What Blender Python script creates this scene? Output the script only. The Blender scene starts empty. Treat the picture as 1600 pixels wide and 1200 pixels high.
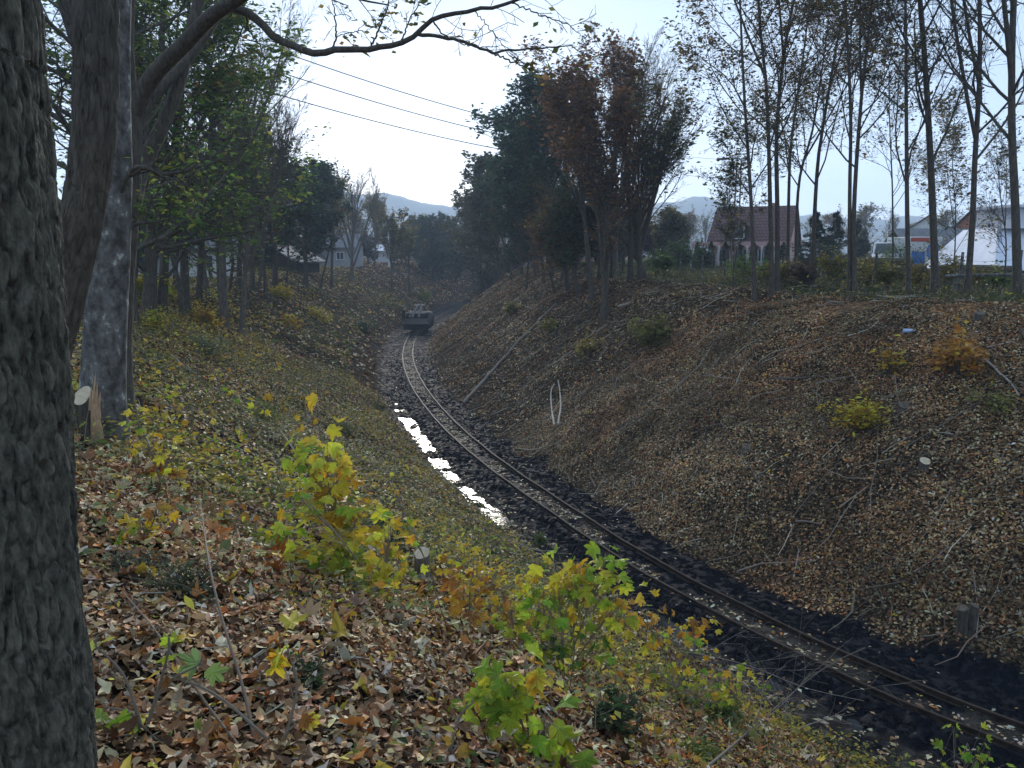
import bpy, math, random
import numpy as np
from mathutils import Vector

# ------------------------------------------------------------------ camera, light, exposure
S = bpy.context.scene
col = S.collection
EYE = 1.6
F = 1230.0
PITCH = 9.5
camd = bpy.data.cameras.new("camera")
camd.sensor_width = 36.0
camd.lens = 36.0 * F / 1600.0
camd.clip_start = 0.05
camd.clip_end = 6000.0
cam = bpy.data.objects.new("camera", camd)
cam.location = (0, 0, EYE)
cam.rotation_euler = (math.radians(90 - PITCH), 0, 0)
col.objects.link(cam)
S.camera = cam

SUN_EL, SUN_AZ = 9.0, -8.0          # degrees; azimuth from +Y, positive to the right
world = bpy.data.worlds.new("World")
S.world = world
world.use_nodes = True
wn, wl = world.node_tree.nodes, world.node_tree.links
wn.clear()
sky = wn.new("ShaderNodeTexSky")
sky.sky_type = 'NISHITA'
sky.sun_disc = False
sky.sun_elevation = math.radians(SUN_EL)
sky.sun_rotation = math.radians(SUN_AZ)
sky.air_density = 1.0
sky.dust_density = 0.7
sky.ozone_density = 1.6
tc = wn.new("ShaderNodeTexCoord")
mp = wn.new("ShaderNodeMapping")
mp.inputs['Scale'].default_value = (1.0, 1.0, 3.2)
wl.new(tc.outputs['Generated'], mp.inputs['Vector'])
nz = wn.new("ShaderNodeTexNoise")
nz.inputs['Scale'].default_value = 3.2
nz.inputs['Detail'].default_value = 7.0
nz.inputs['Roughness'].default_value = 0.55
wl.new(mp.outputs['Vector'], nz.inputs['Vector'])
rp = wn.new("ShaderNodeMapRange")
rp.inputs['From Min'].default_value = 0.42
rp.inputs['From Max'].default_value = 0.72
rp.inputs['To Min'].default_value = 0.95
rp.inputs['To Max'].default_value = 0.985
wl.new(nz.outputs['Fac'], rp.inputs['Value'])
bw = wn.new("ShaderNodeRGBToBW")
wl.new(sky.outputs['Color'], bw.inputs['Color'])
tint = wn.new("ShaderNodeMix")
tint.data_type = 'RGBA'
tint.blend_type = 'MULTIPLY'
tint.inputs['Factor'].default_value = 1.0
wl.new(bw.outputs['Val'], tint.inputs['A'])
tint.inputs['B'].default_value = (1.0, 1.08, 1.20, 1)
mx = wn.new("ShaderNodeMix")
mx.data_type = 'RGBA'
wl.new(rp.outputs['Result'], mx.inputs['Factor'])
wl.new(sky.outputs['Color'], mx.inputs['A'])
veil = wn.new("ShaderNodeMix")          # thin even high cloud over the whole sky
veil.data_type = 'RGBA'
veil.inputs['Factor'].default_value = 0.95
wl.new(tint.outputs['Result'], veil.inputs['A'])
veil.inputs['B'].default_value = (1.12, 1.50, 2.08, 1)
wl.new(veil.outputs['Result'], mx.inputs['B'])
bg = wn.new("ShaderNodeBackground")
bg.inputs['Strength'].default_value = 0.09
wo = wn.new("ShaderNodeOutputWorld")
wl.new(mx.outputs['Result'], bg.inputs['Color'])
wl.new(bg.outputs['Background'], wo.inputs['Surface'])

sund = bpy.data.lights.new("sun", 'SUN')
sund.energy = 0.95
sund.angle = math.radians(22)
sund.color = (1.0, 0.95, 0.87)
sun = bpy.data.objects.new("sun", sund)
_a, _e = math.radians(SUN_AZ), math.radians(SUN_EL + 5)
sdir = Vector((math.sin(_a) * math.cos(_e), math.cos(_a) * math.cos(_e), math.sin(_e)))
sun.rotation_euler = sdir.to_track_quat('Z', 'Y').to_euler()
sun.location = (0, 0, 40)
col.objects.link(sun)

S.view_settings.view_transform = 'Standard'
S.view_settings.look = 'None'
S.view_settings.gamma = 1.0
S.view_settings.exposure = 2.5
S.render.engine = 'CYCLES'
S.cycles.max_bounces = 6
S.cycles.diffuse_bounces = 3
S.cycles.glossy_bounces = 2
S.cycles.transmission_bounces = 3
S.cycles.transparent_max_bounces = 4
S.cycles.volume_bounces = 1

# ------------------------------------------------------------------ small helpers
RNG = np.random.default_rng(7)
CP, SP = math.cos(math.radians(PITCH)), math.sin(math.radians(PITCH))


def norm(v):
    return v / (np.linalg.norm(v, axis=-1, keepdims=True) + 1e-9)


_tab = np.random.default_rng(3).random((256, 256))


def vnoise(x, y):
    x = np.asarray(x, float)
    y = np.asarray(y, float)
    xi, yi = np.floor(x).astype(int), np.floor(y).astype(int)
    fx, fy = x - xi, y - yi
    fx, fy = fx * fx * (3 - 2 * fx), fy * fy * (3 - 2 * fy)
    a = _tab[xi & 255, yi & 255]
    b = _tab[(xi + 1) & 255, yi & 255]
    c = _tab[xi & 255, (yi + 1) & 255]
    d = _tab[(xi + 1) & 255, (yi + 1) & 255]
    return (a * (1 - fx) + b * fx) * (1 - fy) + (c * (1 - fx) + d * fx) * fy


def fbm(x, y, o=4):
    s, a, t = 0.0, 0.5, 0.0
    for k in range(o):
        s = s + a * vnoise(x * 2 ** k + 17.3 * k, y * 2 ** k + 9.1 * k)
        t += a
        a *= 0.5
    return s / t


def make_mesh(name, verts, faces, cols=None, smooth=False):
    """faces: an array (F,k) or a list of such arrays."""
    if not isinstance(faces, (list, tuple)):
        faces = [faces]
    faces = [np.asarray(f, np.int32) for f in faces if len(f)]
    verts = np.asarray(verts, np.float32)
    me = bpy.data.meshes.new(name)
    me.vertices.add(len(verts))
    me.vertices.foreach_set("co", verts.ravel())
    nl = sum(f.size for f in faces)
    nf = sum(len(f) for f in faces)
    me.loops.add(nl)
    me.loops.foreach_set("vertex_index", np.concatenate([f.ravel() for f in faces]))
    tot = np.concatenate([np.full(len(f), f.shape[1], np.int32) for f in faces])
    me.polygons.add(nf)
    me.polygons.foreach_set("loop_start", np.concatenate([[0], np.cumsum(tot)[:-1]]).astype(np.int32))
    me.polygons.foreach_set("loop_total", tot)
    me.polygons.foreach_set("use_smooth", np.full(nf, smooth))
    if cols is not None:
        at_ = me.color_attributes.new("Col", 'FLOAT_COLOR', 'POINT')
        c = np.ones((len(verts), 4), np.float32)
        c[:, :3] = cols
        at_.data.foreach_set("color", c.ravel())
    me.update(calc_edges=True)
    return me


class MB:
    """collects tubes, boxes and leaf arrays and links them as one object"""

    def __init__(self):
        self.v, self.f, self.c, self.n = [], {}, [], 0

    def add(self, v, f, c=(0.5, 0.5, 0.5)):
        v = np.asarray(v, float)
        f = np.asarray(f, int)
        self.v.append(v)
        self.f.setdefault(f.shape[1], []).append(f + self.n)
        self.c.append(np.broadcast_to(np.asarray(c, float), (len(v), 3)))
        self.n += len(v)
        return self

    def tube(self, pts, rad, sides=8, c=(0.5, 0.5, 0.5), cap=True):
        pts = np.asarray(pts, float)
        rad = np.broadcast_to(np.asarray(rad, float), (len(pts),))
        v, f = tubes(pts[None], rad[None], sides)
        self.add(v, f, c)
        if cap:
            n = len(pts)
            for k, s in ((0, -1), (n - 1, 1)):
                ring = np.arange(sides) + k * sides
                vv = np.concatenate([v[ring], pts[k:k + 1]])
                ff = [[i, (i + 1) % sides, sides] if s > 0 else [(i + 1) % sides, i, sides] for i in range(sides)]
                self.add(vv, ff, c)
        return self

    def box(self, c0, size, rot=0.0, tilt=0.0, c=(0.5, 0.5, 0.5)):
        x, y, z = np.asarray(size, float) / 2
        v = np.array([[a, b, d] for a in (-x, x) for b in (-y, y) for d in (-z, z)])
        ct, st = math.cos(tilt), math.sin(tilt)
        v = np.stack([v[:, 0], v[:, 1] * ct - v[:, 2] * st, v[:, 1] * st + v[:, 2] * ct], 1)
        cr, sr = math.cos(rot), math.sin(rot)
        v = np.stack([v[:, 0] * cr - v[:, 1] * sr, v[:, 0] * sr + v[:, 1] * cr, v[:, 2]], 1)
        f = [[0, 1, 3, 2], [4, 6, 7, 5], [0, 4, 5, 1], [2, 3, 7, 6], [0, 2, 6, 4], [1, 5, 7, 3]]
        return self.add(v + np.asarray(c0, float), f, c)

    def build(self, name, mat, parent=None, smooth=False, bevel=0.0, loc=None):
        v = np.concatenate(self.v)
        if loc is not None:
            v = v - np.asarray(loc)
        me = make_mesh(name, v, [np.concatenate(a) for a in self.f.values()], np.concatenate(self.c), smooth)
        return link(name, me, mat, parent, bevel, loc)


def link(name, me, mat, parent=None, bevel=0.0, loc=None):
    o = bpy.data.objects.new(name, me)
    if mat is not None:
        me.materials.append(mat)
    if parent is not None:
        o.parent = parent
    elif loc is not None:
        o.location = loc
    if bevel:
        b = o.modifiers.new("bevel", 'BEVEL')
        b.width = bevel
        b.segments = 2
    col.objects.link(o)
    return o


def tag(o, label=None, cat=None, group=None, kind=None):
    if label:
        o['label'] = label
    if cat:
        o['category'] = cat
    if group:
        o['group'] = group
    if kind:
        o['kind'] = kind
    return o


def thing(name, label, cat, loc=(0, 0, 0), group=None, rz=0.0):
    o = bpy.data.objects.new(name, None)
    o.empty_display_size = 0.3
    o.location = loc
    o.rotation_euler = (0, 0, rz)
    col.objects.link(o)
    return tag(o, label, cat, group)


def copy_tree(root, loc, rz=0.0, sc=(1, 1, 1), label=None, group=None):
    r = root.copy()
    col.objects.link(r)
    r.location = loc
    r.rotation_euler = (0, 0, rz)
    r.scale = sc
    if label:
        r['label'] = label
    if group:
        r['group'] = group
    for ch in list(root.children):
        c = ch.copy()
        col.objects.link(c)
        c.parent = r
        for g in list(ch.children):
            d = g.copy()
            col.objects.link(d)
            d.parent = c
    return r


def tubes(P, R, sides):
    """P (B,n,3), R (B,n) -> verts, quads, all branches at once"""
    B, n, _ = P.shape
    T = np.empty_like(P)
    T[:, 1:-1] = P[:, 2:] - P[:, :-2]
    T[:, 0] = P[:, 1] - P[:, 0]
    T[:, -1] = P[:, -1] - P[:, -2]
    T = norm(T)
    ref = np.where(np.abs(T[:, :1, 2:3]) < 0.9, np.array([0, 0, 1.0]), np.array([1.0, 0, 0]))
    ref = np.broadcast_to(ref, T.shape)
    U = norm(np.cross(T, ref))
    W = np.cross(T, U)
    a = np.arange(sides) / sides * 2 * np.pi
    V = P[:, :, None] + R[:, :, None, None] * (np.cos(a)[None, None, :, None] * U[:, :, None] + np.sin(a)[None, None, :, None] * W[:, :, None])
    V = V.reshape(-1, 3)
    b = np.arange(B)[:, None, None] * (n * sides)
    i = np.arange(n - 1)[None, :, None] * sides
    k = np.arange(sides)[None, None, :]
    k2 = (k + 1) % sides
    f = np.stack([b + i + k, b + i + k2, b + i + sides + k2, b + i + sides + k], -1).reshape(-1, 4)
    return V, f


def resample(pts, n):
    pts = np.asarray(pts, float)
    # Catmull-Rom through the points, then equal arc length
    p = np.concatenate([[2 * pts[0] - pts[1]], pts, [2 * pts[-1] - pts[-2]]])
    out = []
    for i in range(len(pts) - 1):
        t = np.linspace(0, 1, 16, endpoint=False)[:, None]
        a, b, c, d = p[i], p[i + 1], p[i + 2], p[i + 3]
        out.append(0.5 * (2 * b + (c - a) * t + (2 * a - 5 * b + 4 * c - d) * t ** 2 + (3 * b - a - 3 * c + d) * t ** 3))
    out = np.concatenate(out + [pts[-1:]])
    s = np.concatenate([[0], np.cumsum(np.linalg.norm(np.diff(out, axis=0), axis=1))])
    u = np.linspace(0, s[-1], n)
    return np.stack([np.interp(u, s, out[:, k]) for k in range(out.shape[1])], 1)


# ------------------------------------------------------------------ materials
def new_mat(name):
    m = bpy.data.materials.new(name)
    m.use_nodes = True
    n = m.node_tree.nodes
    return m, n, m.node_tree.links, n['Principled BSDF']


def leaf_mat(name, trans=0.35, rough=0.5, spec=0.35):
    m, n, l, p = new_mat(name)
    a = n.new("ShaderNodeAttribute")
    a.attribute_name = "Col"
    l.new(a.outputs['Color'], p.inputs['Base Color'])
    p.inputs['Roughness'].default_value = rough
    p.inputs['Specular IOR Level'].default_value = spec
    if trans:
        t = n.new("ShaderNodeBsdfTranslucent")
        l.new(a.outputs['Color'], t.inputs['Color'])
        mxs = n.new("ShaderNodeMixShader")
        mxs.inputs[0].default_value = trans
        l.new(p.outputs[0], mxs.inputs[1])
        l.new(t.outputs[0], mxs.inputs[2])
        l.new(mxs.outputs[0], n['Material Output'].inputs['Surface'])
    return m


def noise_mat(name, c1, c2, scale=6.0, stretch=(1, 1, 1), rough=0.85, bump=0.3, bdist=0.02, detail=6.0, spec=0.3, c3=None, metallic=0.0, p1=.32, p2=.68, p3=.76):
    m, n, l, p = new_mat(name)
    t = n.new("ShaderNodeTexCoord")
    mpn = n.new("ShaderNodeMapping")
    mpn.inputs['Scale'].default_value = stretch
    l.new(t.outputs['Object'], mpn.inputs['Vector'])
    z = n.new("ShaderNodeTexNoise")
    z.inputs['Scale'].default_value = scale
    z.inputs['Detail'].default_value = detail
    z.inputs['Roughness'].default_value = 0.65
    l.new(mpn.outputs['Vector'], z.inputs['Vector'])
    r = n.new("ShaderNodeValToRGB")
    r.color_ramp.elements[0].position = p1
    r.color_ramp.elements[0].color = (*c1, 1)
    r.color_ramp.elements[1].position = p2
    r.color_ramp.elements[1].color = (*c2, 1)
    if c3 is not None:
        e = r.color_ramp.elements.new(p3)
        e.color = (*c3, 1)
    l.new(z.outputs['Fac'], r.inputs['Fac'])
    l.new(r.outputs['Color'], p.inputs['Base Color'])
    p.inputs['Roughness'].default_value = rough
    p.inputs['Specular IOR Level'].default_value = spec
    p.inputs['Metallic'].default_value = metallic
    if bump:
        b = n.new("ShaderNodeBump")
        b.inputs['Strength'].default_value = bump
        b.inputs['Distance'].default_value = bdist
        l.new(z.outputs['Fac'], b.inputs['Height'])
        l.new(b.outputs['Normal'], p.inputs['Normal'])
    return m


M_leaf = leaf_mat("leaf", .45, .5, .2)
M_litter = leaf_mat("fallen leaf", 0.12, 0.6, 0.16)
M_crown = leaf_mat("crown leaf", 0.42, 0.6, 0.2)
M_bark = noise_mat("bark", (0.07, 0.058, 0.046), (0.19, 0.165, 0.135), 7, (3, 3, 0.6), 0.9, 0.6, 0.03)
M_bark_dark = noise_mat("dark bark", (0.038, 0.032, 0.026), (0.13, 0.11, 0.085), 9, (3, 3, 0.7), 0.9, 0.6, 0.03)
M_bark_grey = noise_mat("grey bark with pale lichen", (0.05, 0.046, 0.04), (0.17, 0.16, 0.145), 6, (1.4, 1.4, 1.0), 0.85, 0.5, 0.015, 9.0, c3=(0.42, 0.43, 0.38), p1=.40, p2=.60, p3=.645)
M_bark_near = noise_mat("furrowed bark", (0.012, 0.011, 0.008), (0.17, 0.155, 0.115), 46, (1, 1, 0.38), 0.9, 1.0, 0.015, 9.0)
M_stick = leaf_mat("stick", 0.0, 0.8, 0.2)
M_cut = noise_mat("cut wood", (0.46, 0.36, 0.22), (0.64, 0.54, 0.38), 14, (1, 1, 1), 0.8, 0.15, 0.01)
M_rail = noise_mat("rusty rail steel", (0.024, 0.018, 0.015), (0.07, 0.052, 0.04), 9, (1, 1, 1), 0.7, 0.3, 0.004, spec=.12, metallic=0.0)
M_cut_old = noise_mat("weathered cut wood", (0.06, 0.05, 0.036), (0.16, 0.13, 0.095), 14, (1, 1, 1), 0.85, 0.2, 0.01)
M_sleeper = noise_mat("muddy timber", (0.02, 0.018, 0.016), (0.06, 0.05, 0.042), 9, (1, 1, 1), 0.7, 0.4, 0.02)

# ------------------------------------------------------------------ terrain
CTRL = np.array([(40, -16), (28, -8), (19, -1.7), (12.5, 3.6), (9.0, 6.6), (6.4, 9.1), (4.75, 11.1), (2.8, 14.3), (1.1, 18.1), (-0.8, 22.9),
                 (-2.6, 28.6), (-4.4, 36.0), (-6.0, 45.0), (-7.0, 54.0), (-7.4, 62.0), (-7.1, 76), (-4.8, 100), (2, 124), (16, 146), (40, 166), (80, 184)], float)
TRACK = resample(CTRL, 720)
_tt = norm(np.gradient(TRACK, axis=0))
TNORM = np.stack([_tt[:, 1], -_tt[:, 0]], 1)          # to the right of travel away from the camera
TS = np.concatenate([[0], np.cumsum(np.linalg.norm(np.diff(TRACK, axis=0), axis=1))])
BED = -4.5


def track_coords(x, y):
    x = np.asarray(x, float).ravel()
    y = np.asarray(y, float).ravel()
    s = np.empty_like(x)
    d = np.empty_like(x)
    for k in range(0, len(x), 20000):
        q = np.stack([x[k:k + 20000], y[k:k + 20000]], 1)
        d2 = (q[:, :1] - TRACK[None, :, 0]) ** 2 + (q[:, 1:] - TRACK[None, :, 1]) ** 2
        i = d2.argmin(1)
        v = q - TRACK[i]
        al = (v * _tt[i]).sum(1)
        dd = (v * TNORM[i]).sum(1)
        far = np.abs(al) > 3
        dist = np.sqrt(d2[np.arange(len(q)), i])
        d[k:k + 20000] = np.where(far, np.sign(dd + 1e-9) * dist, dd)
        s[k:k + 20000] = TS[i] + np.clip(al, -1, 1)
    return s, d


def base_height(x, y):
    sh = np.shape(x)
    s, d = track_coords(x, y)
    x = np.asarray(x, float).ravel()
    y = np.asarray(y, float).ravel()
    w = 0.5 * (fbm(x * 0.35, y * 0.35, 3) - 0.5)
    dl = -d + w * 1.1
    dr = d + w * 1.3
    left = np.interp(dl, [0, .95, 1.15, 1.45, 1.8, 2.5, 5.5, 9.0, 10.4, 14, 60, 200], [BED, BED, BED - .12, BED - .12, BED + .05, -4.05, -2.45, -0.35, 0.0, 0.1, 0.25, 0.0])
    right = np.interp(dr, [0, 1.15, 1.5, 2.1, 6.9, 8.0, 9.5, 12, 20, 60, 200], [BED, BED, BED + .1, -4.05, -0.6, 0.02, 0.27, 0.38, 0.42, 0.15, 0.0])
    z = np.where(d < 0, left, right)
    onb = np.clip((np.abs(d) - 1.6) / 1.5, 0, 1)
    z = z + onb * (0.55 * (fbm(x * 0.22, y * 0.22, 3) - .5) + 0.28 * (fbm(x * 0.9, y * 0.9, 4) - .5) + 0.10 * (fbm(x * 3.1, y * 3.1, 3) - .5))
    inb = 1 - onb
    ditch = np.exp(-((dl - 1.32) / .3) ** 4)
    z = z + np.where(d < 0, ditch, 0) * (np.interp(y, [0, 10, 12, 14, 16, 18, 29, 32, 60], [.05, .06, .0, .0, .06, .0, .01, .10, .10]) + .17 * (fbm(x * 4.5, y * 2.6, 3) - .5))
    rough = 0.12 * (fbm(x * 1.6, y * 1.6, 3) - .5) + 0.12 * (fbm(x * 4, y * 4, 4) - .5)
    mid = np.clip(1 - np.abs(d) / 0.6, 0, 1)
    z = z + inb * rough * (1 - 0.5 * mid)
    # mud heaped against the outside of the rails and a rut pressed by a tracked digger left of the track
    z = z + 0.07 * np.exp(-((np.abs(d) - 0.5) / 0.13) ** 2)
    tread = np.exp(-((d + 0.72) / 0.17) ** 4) * np.clip((26 - s + 28) / 4, 0, 1)
    z = z - tread * 0.05 * (1 + 0.9 * np.sign(np.sin(s * 2 * np.pi / 0.19)))
    # the slight rise round the camera's feet stays level
    r = np.hypot(x, y)
    z = np.where(r < 3, z * (0.4 + 0.2 * r), z)
    return z.reshape(sh), d.reshape(sh), s.reshape(sh)


def axis(lo, hi, fine, far_lo, far_hi, growth=1.09):
    a = list(np.arange(lo, hi, fine))
    st, p = fine, lo
    pre = []
    while p > far_lo:
        st *= growth
        p -= st
        pre.append(p)
    st, p = fine, a[-1]
    post = []
    while p < far_hi:
        st *= growth
        p += st
        post.append(p)
    return np.array(pre[::-1] + a + post)


GX = axis(-9, 17, 0.085, -900, 900, 1.045)
GY = axis(1.0, 33, 0.085, -120, 1500, 1.03)
XX, YY = np.meshgrid(GX, GY)
ZZ, DD, SS = base_height(XX, YY)
_q = np.stack([GX])


def _interp(A, x, y):
    x = np.asarray(x, float)
    y = np.asarray(y, float)
    i = np.clip(np.searchsorted(GX, x) - 1, 0, len(GX) - 2)
    j = np.clip(np.searchsorted(GY, y) - 1, 0, len(GY) - 2)
    u = np.clip((x - GX[i]) / (GX[i + 1] - GX[i]), 0, 1)
    v = np.clip((y - GY[j]) / (GY[j + 1] - GY[j]), 0, 1)
    return (A[j, i] * (1 - u) + A[j, i + 1] * u) * (1 - v) + (A[j + 1, i] * (1 - u) + A[j + 1, i + 1] * u) * v


def H(x, y):
    return _interp(ZZ, x, y)


def D(x, y):
    return _interp(DD, x, y)


def ray(px, py):
    a, b = (px - 800) / F, -(py - 600) / F
    return np.array([a, CP + b * SP, -SP + b * CP])


def at(px, py):
    """the point of the ground seen at a pixel of the 1600x1200 photograph"""
    d = ray(px, py)
    t = np.concatenate([np.arange(0.8, 40, 0.02), np.arange(40, 400, 0.2)])
    p = d[None] * t[:, None] + np.array([0, 0, EYE])
    hit = p[:, 2] < H(p[:, 0], p[:, 1])
    i = int(np.argmax(hit)) if hit.any() else len(t) - 1
    return p[i]


def pt(px, py, Y):
    """the point on a pixel's ray at distance Y along +Y"""
    d = ray(px, py)
    return d * (Y / d[1]) + np.array([0, 0, EYE])


def ground(px, Y):
    """a foot on the ground at distance Y that shows in pixel column px"""
    z = 0.0
    for _ in range(4):
        dep = Y * CP + (EYE - z) * SP
        x = (px - 800) / F * dep
        z = float(H(x, Y))
    return np.array([x, Y, z])


nx, ny = len(GX), len(GY)
idx = np.arange(nx * ny).reshape(ny, nx)
fq = np.stack([idx[:-1, :-1], idx[:-1, 1:], idx[1:, 1:], idx[1:, :-1]], -1).reshape(-1, 4)
gv = np.stack([XX, YY, ZZ], -1).reshape(-1, 3)
dd = DD.ravel()
wob = (fbm(gv[:, 0] * 0.9, gv[:, 1] * 0.9, 4) - .5) * 1.6
mud = np.clip(1 - (np.where(dd < 0, -dd - 1.65, dd - 1.25) + wob * 0.6) / 0.25, 0, 1)
btw = np.clip((0.34 - np.abs(dd)) / 0.08, 0, 1) * np.clip((fbm(gv[:, 0] * 1.3 + 40, gv[:, 1] * 1.3, 3) - .38) * 6, 0, 1)
wet = np.clip((-dd - 1.0) / 0.15, 0, 1) * np.clip((1.9 + dd) / 0.2, 0, 1)
btw = np.maximum(btw, .75 * wet * np.clip((fbm(gv[:, 0] * 1.1 + 9, gv[:, 1] * 1.1, 3) - .3) * 4, 0, 1))
grs = np.clip((np.where(dd > 0, dd - 9.3, -100)) / 1.5, 0, 1)
gme = make_mesh("ground", gv, fq, np.stack([mud, btw, grs], 1), True)
M_ground, n, l, p = new_mat("soil, leaf mould and black mud")
att = n.new("ShaderNodeAttribute")
att.attribute_name = "Col"
sep = n.new("ShaderNodeSeparateColor")
l.new(att.outputs['Color'], sep.inputs['Color'])
tcn = n.new("ShaderNodeTexCoord")


def nnoise(scale, detail=6):
    z = n.new("ShaderNodeTexNoise")
    z.inputs['Scale'].default_value = scale
    z.inputs['Detail'].default_value = detail
    l.new(tcn.outputs['Object'], z.inputs['Vector'])
    return z


def ramp(src, stops):
    r = n.new("ShaderNodeValToRGB")
    e = r.color_ramp.elements
    while len(e) < len(stops):
        e.new(0.5)
    for k, (pos, c) in enumerate(stops):
        e[k].position = pos
        e[k].color = (*c, 1)
    l.new(src, r.inputs['Fac'])
    return r


def mixc(f, a, b):
    k = n.new("ShaderNodeMix")
    k.data_type = 'RGBA'
    l.new(f, k.inputs['Factor'])
    l.new(a, k.inputs['A'])
    l.new(b, k.inputs['B'])
    return k.outputs['Result']


z1 = nnoise(9, 8)
z2 = nnoise(55, 4)
soil = ramp(z1.outputs['Fac'], [(0.3, (0.012, 0.009, 0.006)), (0.5, (0.03, 0.022, 0.015)), (0.7, (0.06, 0.045, 0.03))])
mudc = ramp(z2.outputs['Fac'], [(0.3, (0.004, 0.005, 0.008)), (0.62, (0.012, 0.014, 0.020)), (0.85, (0.034, 0.036, 0.044))])
btwc = ramp(z2.outputs['Fac'], [(0.3, (0.02, 0.018, 0.015)), (0.55, (0.06, 0.052, 0.042)), (0.8, (0.13, 0.12, 0.10))])
grc = ramp(z2.outputs['Fac'], [(0.3, (0.035, 0.045, 0.016)), (0.7, (0.09, 0.10, 0.04))])
vor = n.new("ShaderNodeTexVoronoi")
vor.inputs['Scale'].default_value = 26
vor.inputs['Randomness'].default_value = 1.0
l.new(tcn.outputs['Object'], vor.inputs['Vector'])
vs = n.new("ShaderNodeSeparateColor")
l.new(vor.outputs['Color'], vs.inputs['Color'])
frag = ramp(vs.outputs['Red'], [(0.0, (0.02, 0.014, 0.009)), (0.45, (0.055, 0.04, 0.024)), (0.7, (0.14, 0.095, 0.055)), (0.9, (0.27, 0.21, 0.13)), (1.0, (0.40, 0.33, 0.22))])
c_ = mixc(z1.outputs['Fac'], soil.outputs['Color'], frag.outputs['Color'])
c_ = mixc(sep.outputs['Blue'], c_, grc.outputs['Color'])
c_ = mixc(sep.outputs['Red'], c_, mudc.outputs['Color'])
c_ = mixc(sep.outputs['Green'], c_, btwc.outputs['Color'])
l.new(c_, p.inputs['Base Color'])
rr = n.new("ShaderNodeMapRange")
rr.inputs['To Min'].default_value = 0.9
rr.inputs['To Max'].default_value = 0.7
l.new(sep.outputs['Red'], rr.inputs['Value'])
l.new(rr.outputs['Result'], p.inputs['Roughness'])
wetm = n.new("ShaderNodeMapRange")
wetm.inputs['From Min'].default_value = 0.5
wetm.inputs['From Max'].default_value = 0.62
wetm.inputs['To Min'].default_value = 0.0
wetm.inputs['To Max'].default_value = 0.2
l.new(nnoise(7, 5).outputs['Fac'], wetm.inputs['Value'])
wmul = n.new("ShaderNodeMath")
wmul.operation = 'MULTIPLY'
l.new(wetm.outputs['Result'], wmul.inputs[0])
l.new(sep.outputs['Red'], wmul.inputs[1])
l.new(wmul.outputs[0], p.inputs['Specular IOR Level'])
bmp = n.new("ShaderNodeBump")
bmp.inputs['Strength'].default_value = 0.8
bmp.inputs['Distance'].default_value = 0.09
l.new(z2.outputs['Fac'], bmp.inputs['Height'])
l.new(bmp.outputs['Normal'], p.inputs['Normal'])
tag(link("ground", gme, M_ground), kind="structure")

# water standing in the ditch on the left of the track
M_water, n, l, p = new_mat("ditch water")
p.inputs['Base Color'].default_value = (0.02, 0.02, 0.018, 1)
p.inputs['Roughness'].default_value = 0.11
p.inputs['IOR'].default_value = 1.33
p.inputs['Specular IOR Level'].default_value = 0.5
tcn = n.new("ShaderNodeTexCoord")
zz = nnoise(14, 3)
bb = n.new("ShaderNodeBump")
bb.inputs['Strength'].default_value = 0.12
bb.inputs['Distance'].default_value = 0.01
l.new(zz.outputs['Fac'], bb.inputs['Height'])
l.new(bb.outputs['Normal'], p.inputs['Normal'])
sel = (TS > 22) & (TS < 110)
wp = TRACK[sel]
wnrm = TNORM[sel]
wv, off = [], np.array([-0.95, -1.2, -1.5, -1.95])
for o_ in off:
    q = wp + wnrm * o_
    wv.append(np.concatenate([q, np.full((len(q), 1), BED - 0.085)], 1))
wv = np.stack(wv, 1)
B_, K_ = wv.shape[:2]
ii = np.arange(B_ * K_).reshape(B_, K_)
wf = np.stack([ii[:-1, :-1], ii[1:, :-1], ii[1:, 1:], ii[:-1, 1:]], -1).reshape(-1, 4)
tag(link("water", make_mesh("water", wv.reshape(-1, 3), wf, None, True), M_water), kind="structure")

# ------------------------------------------------------------------ railway track
trk = thing("railway_track", "narrow gauge railway track curving through the black mud of the cutting", "railway track", (0, 0, 0))
prof = np.array([(-.04, 0), (.04, 0), (.04, .012), (.009, .02), (.009, .06), (.024, .068), (.024, .095), (-.024, .095), (-.024, .068), (-.009, .06), (-.009, .02), (-.04, .012)])
sel = (TS > 18) & (TS < 175)
RAILZ = BED - 0.0
for sgn in (-1, 1):
    q = TRACK[sel] + TNORM[sel] * sgn * 0.30
    wz = RAILZ + 0.008 * np.sin(np.arange(len(q)) * 0.9 + sgn)
    v = np.stack([np.concatenate([q + TNORM[sel] * a_, (wz + b_)[:, None]], 1) for a_, b_ in prof], 1)
    B_, K_ = v.shape[:2]
    ii = np.arange(B_ * K_).reshape(B_, K_)
    nxt = np.roll(ii, -1, 1)
    f = np.stack([ii[:-1], nxt[:-1], nxt[1:], ii[1:]], -1).reshape(-1, 4)
    link("rail", make_mesh("rail", v.reshape(-1, 3), f), M_rail, trk)
si = 24.0
k = 0
while si < 92:
    j = int(np.searchsorted(TS, si))
    c0 = TRACK[j]
    rot = math.atan2(TNORM[j][1], TNORM[j][0]) + random.Random(k).uniform(-.05, .05)
    MB().box((c0[0], c0[1], BED - 0.108), (1.05, 0.16, 0.10), rot).build("sleeper", M_sleeper, trk, bevel=0.012)
    si += 0.72
    k += 1

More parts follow.
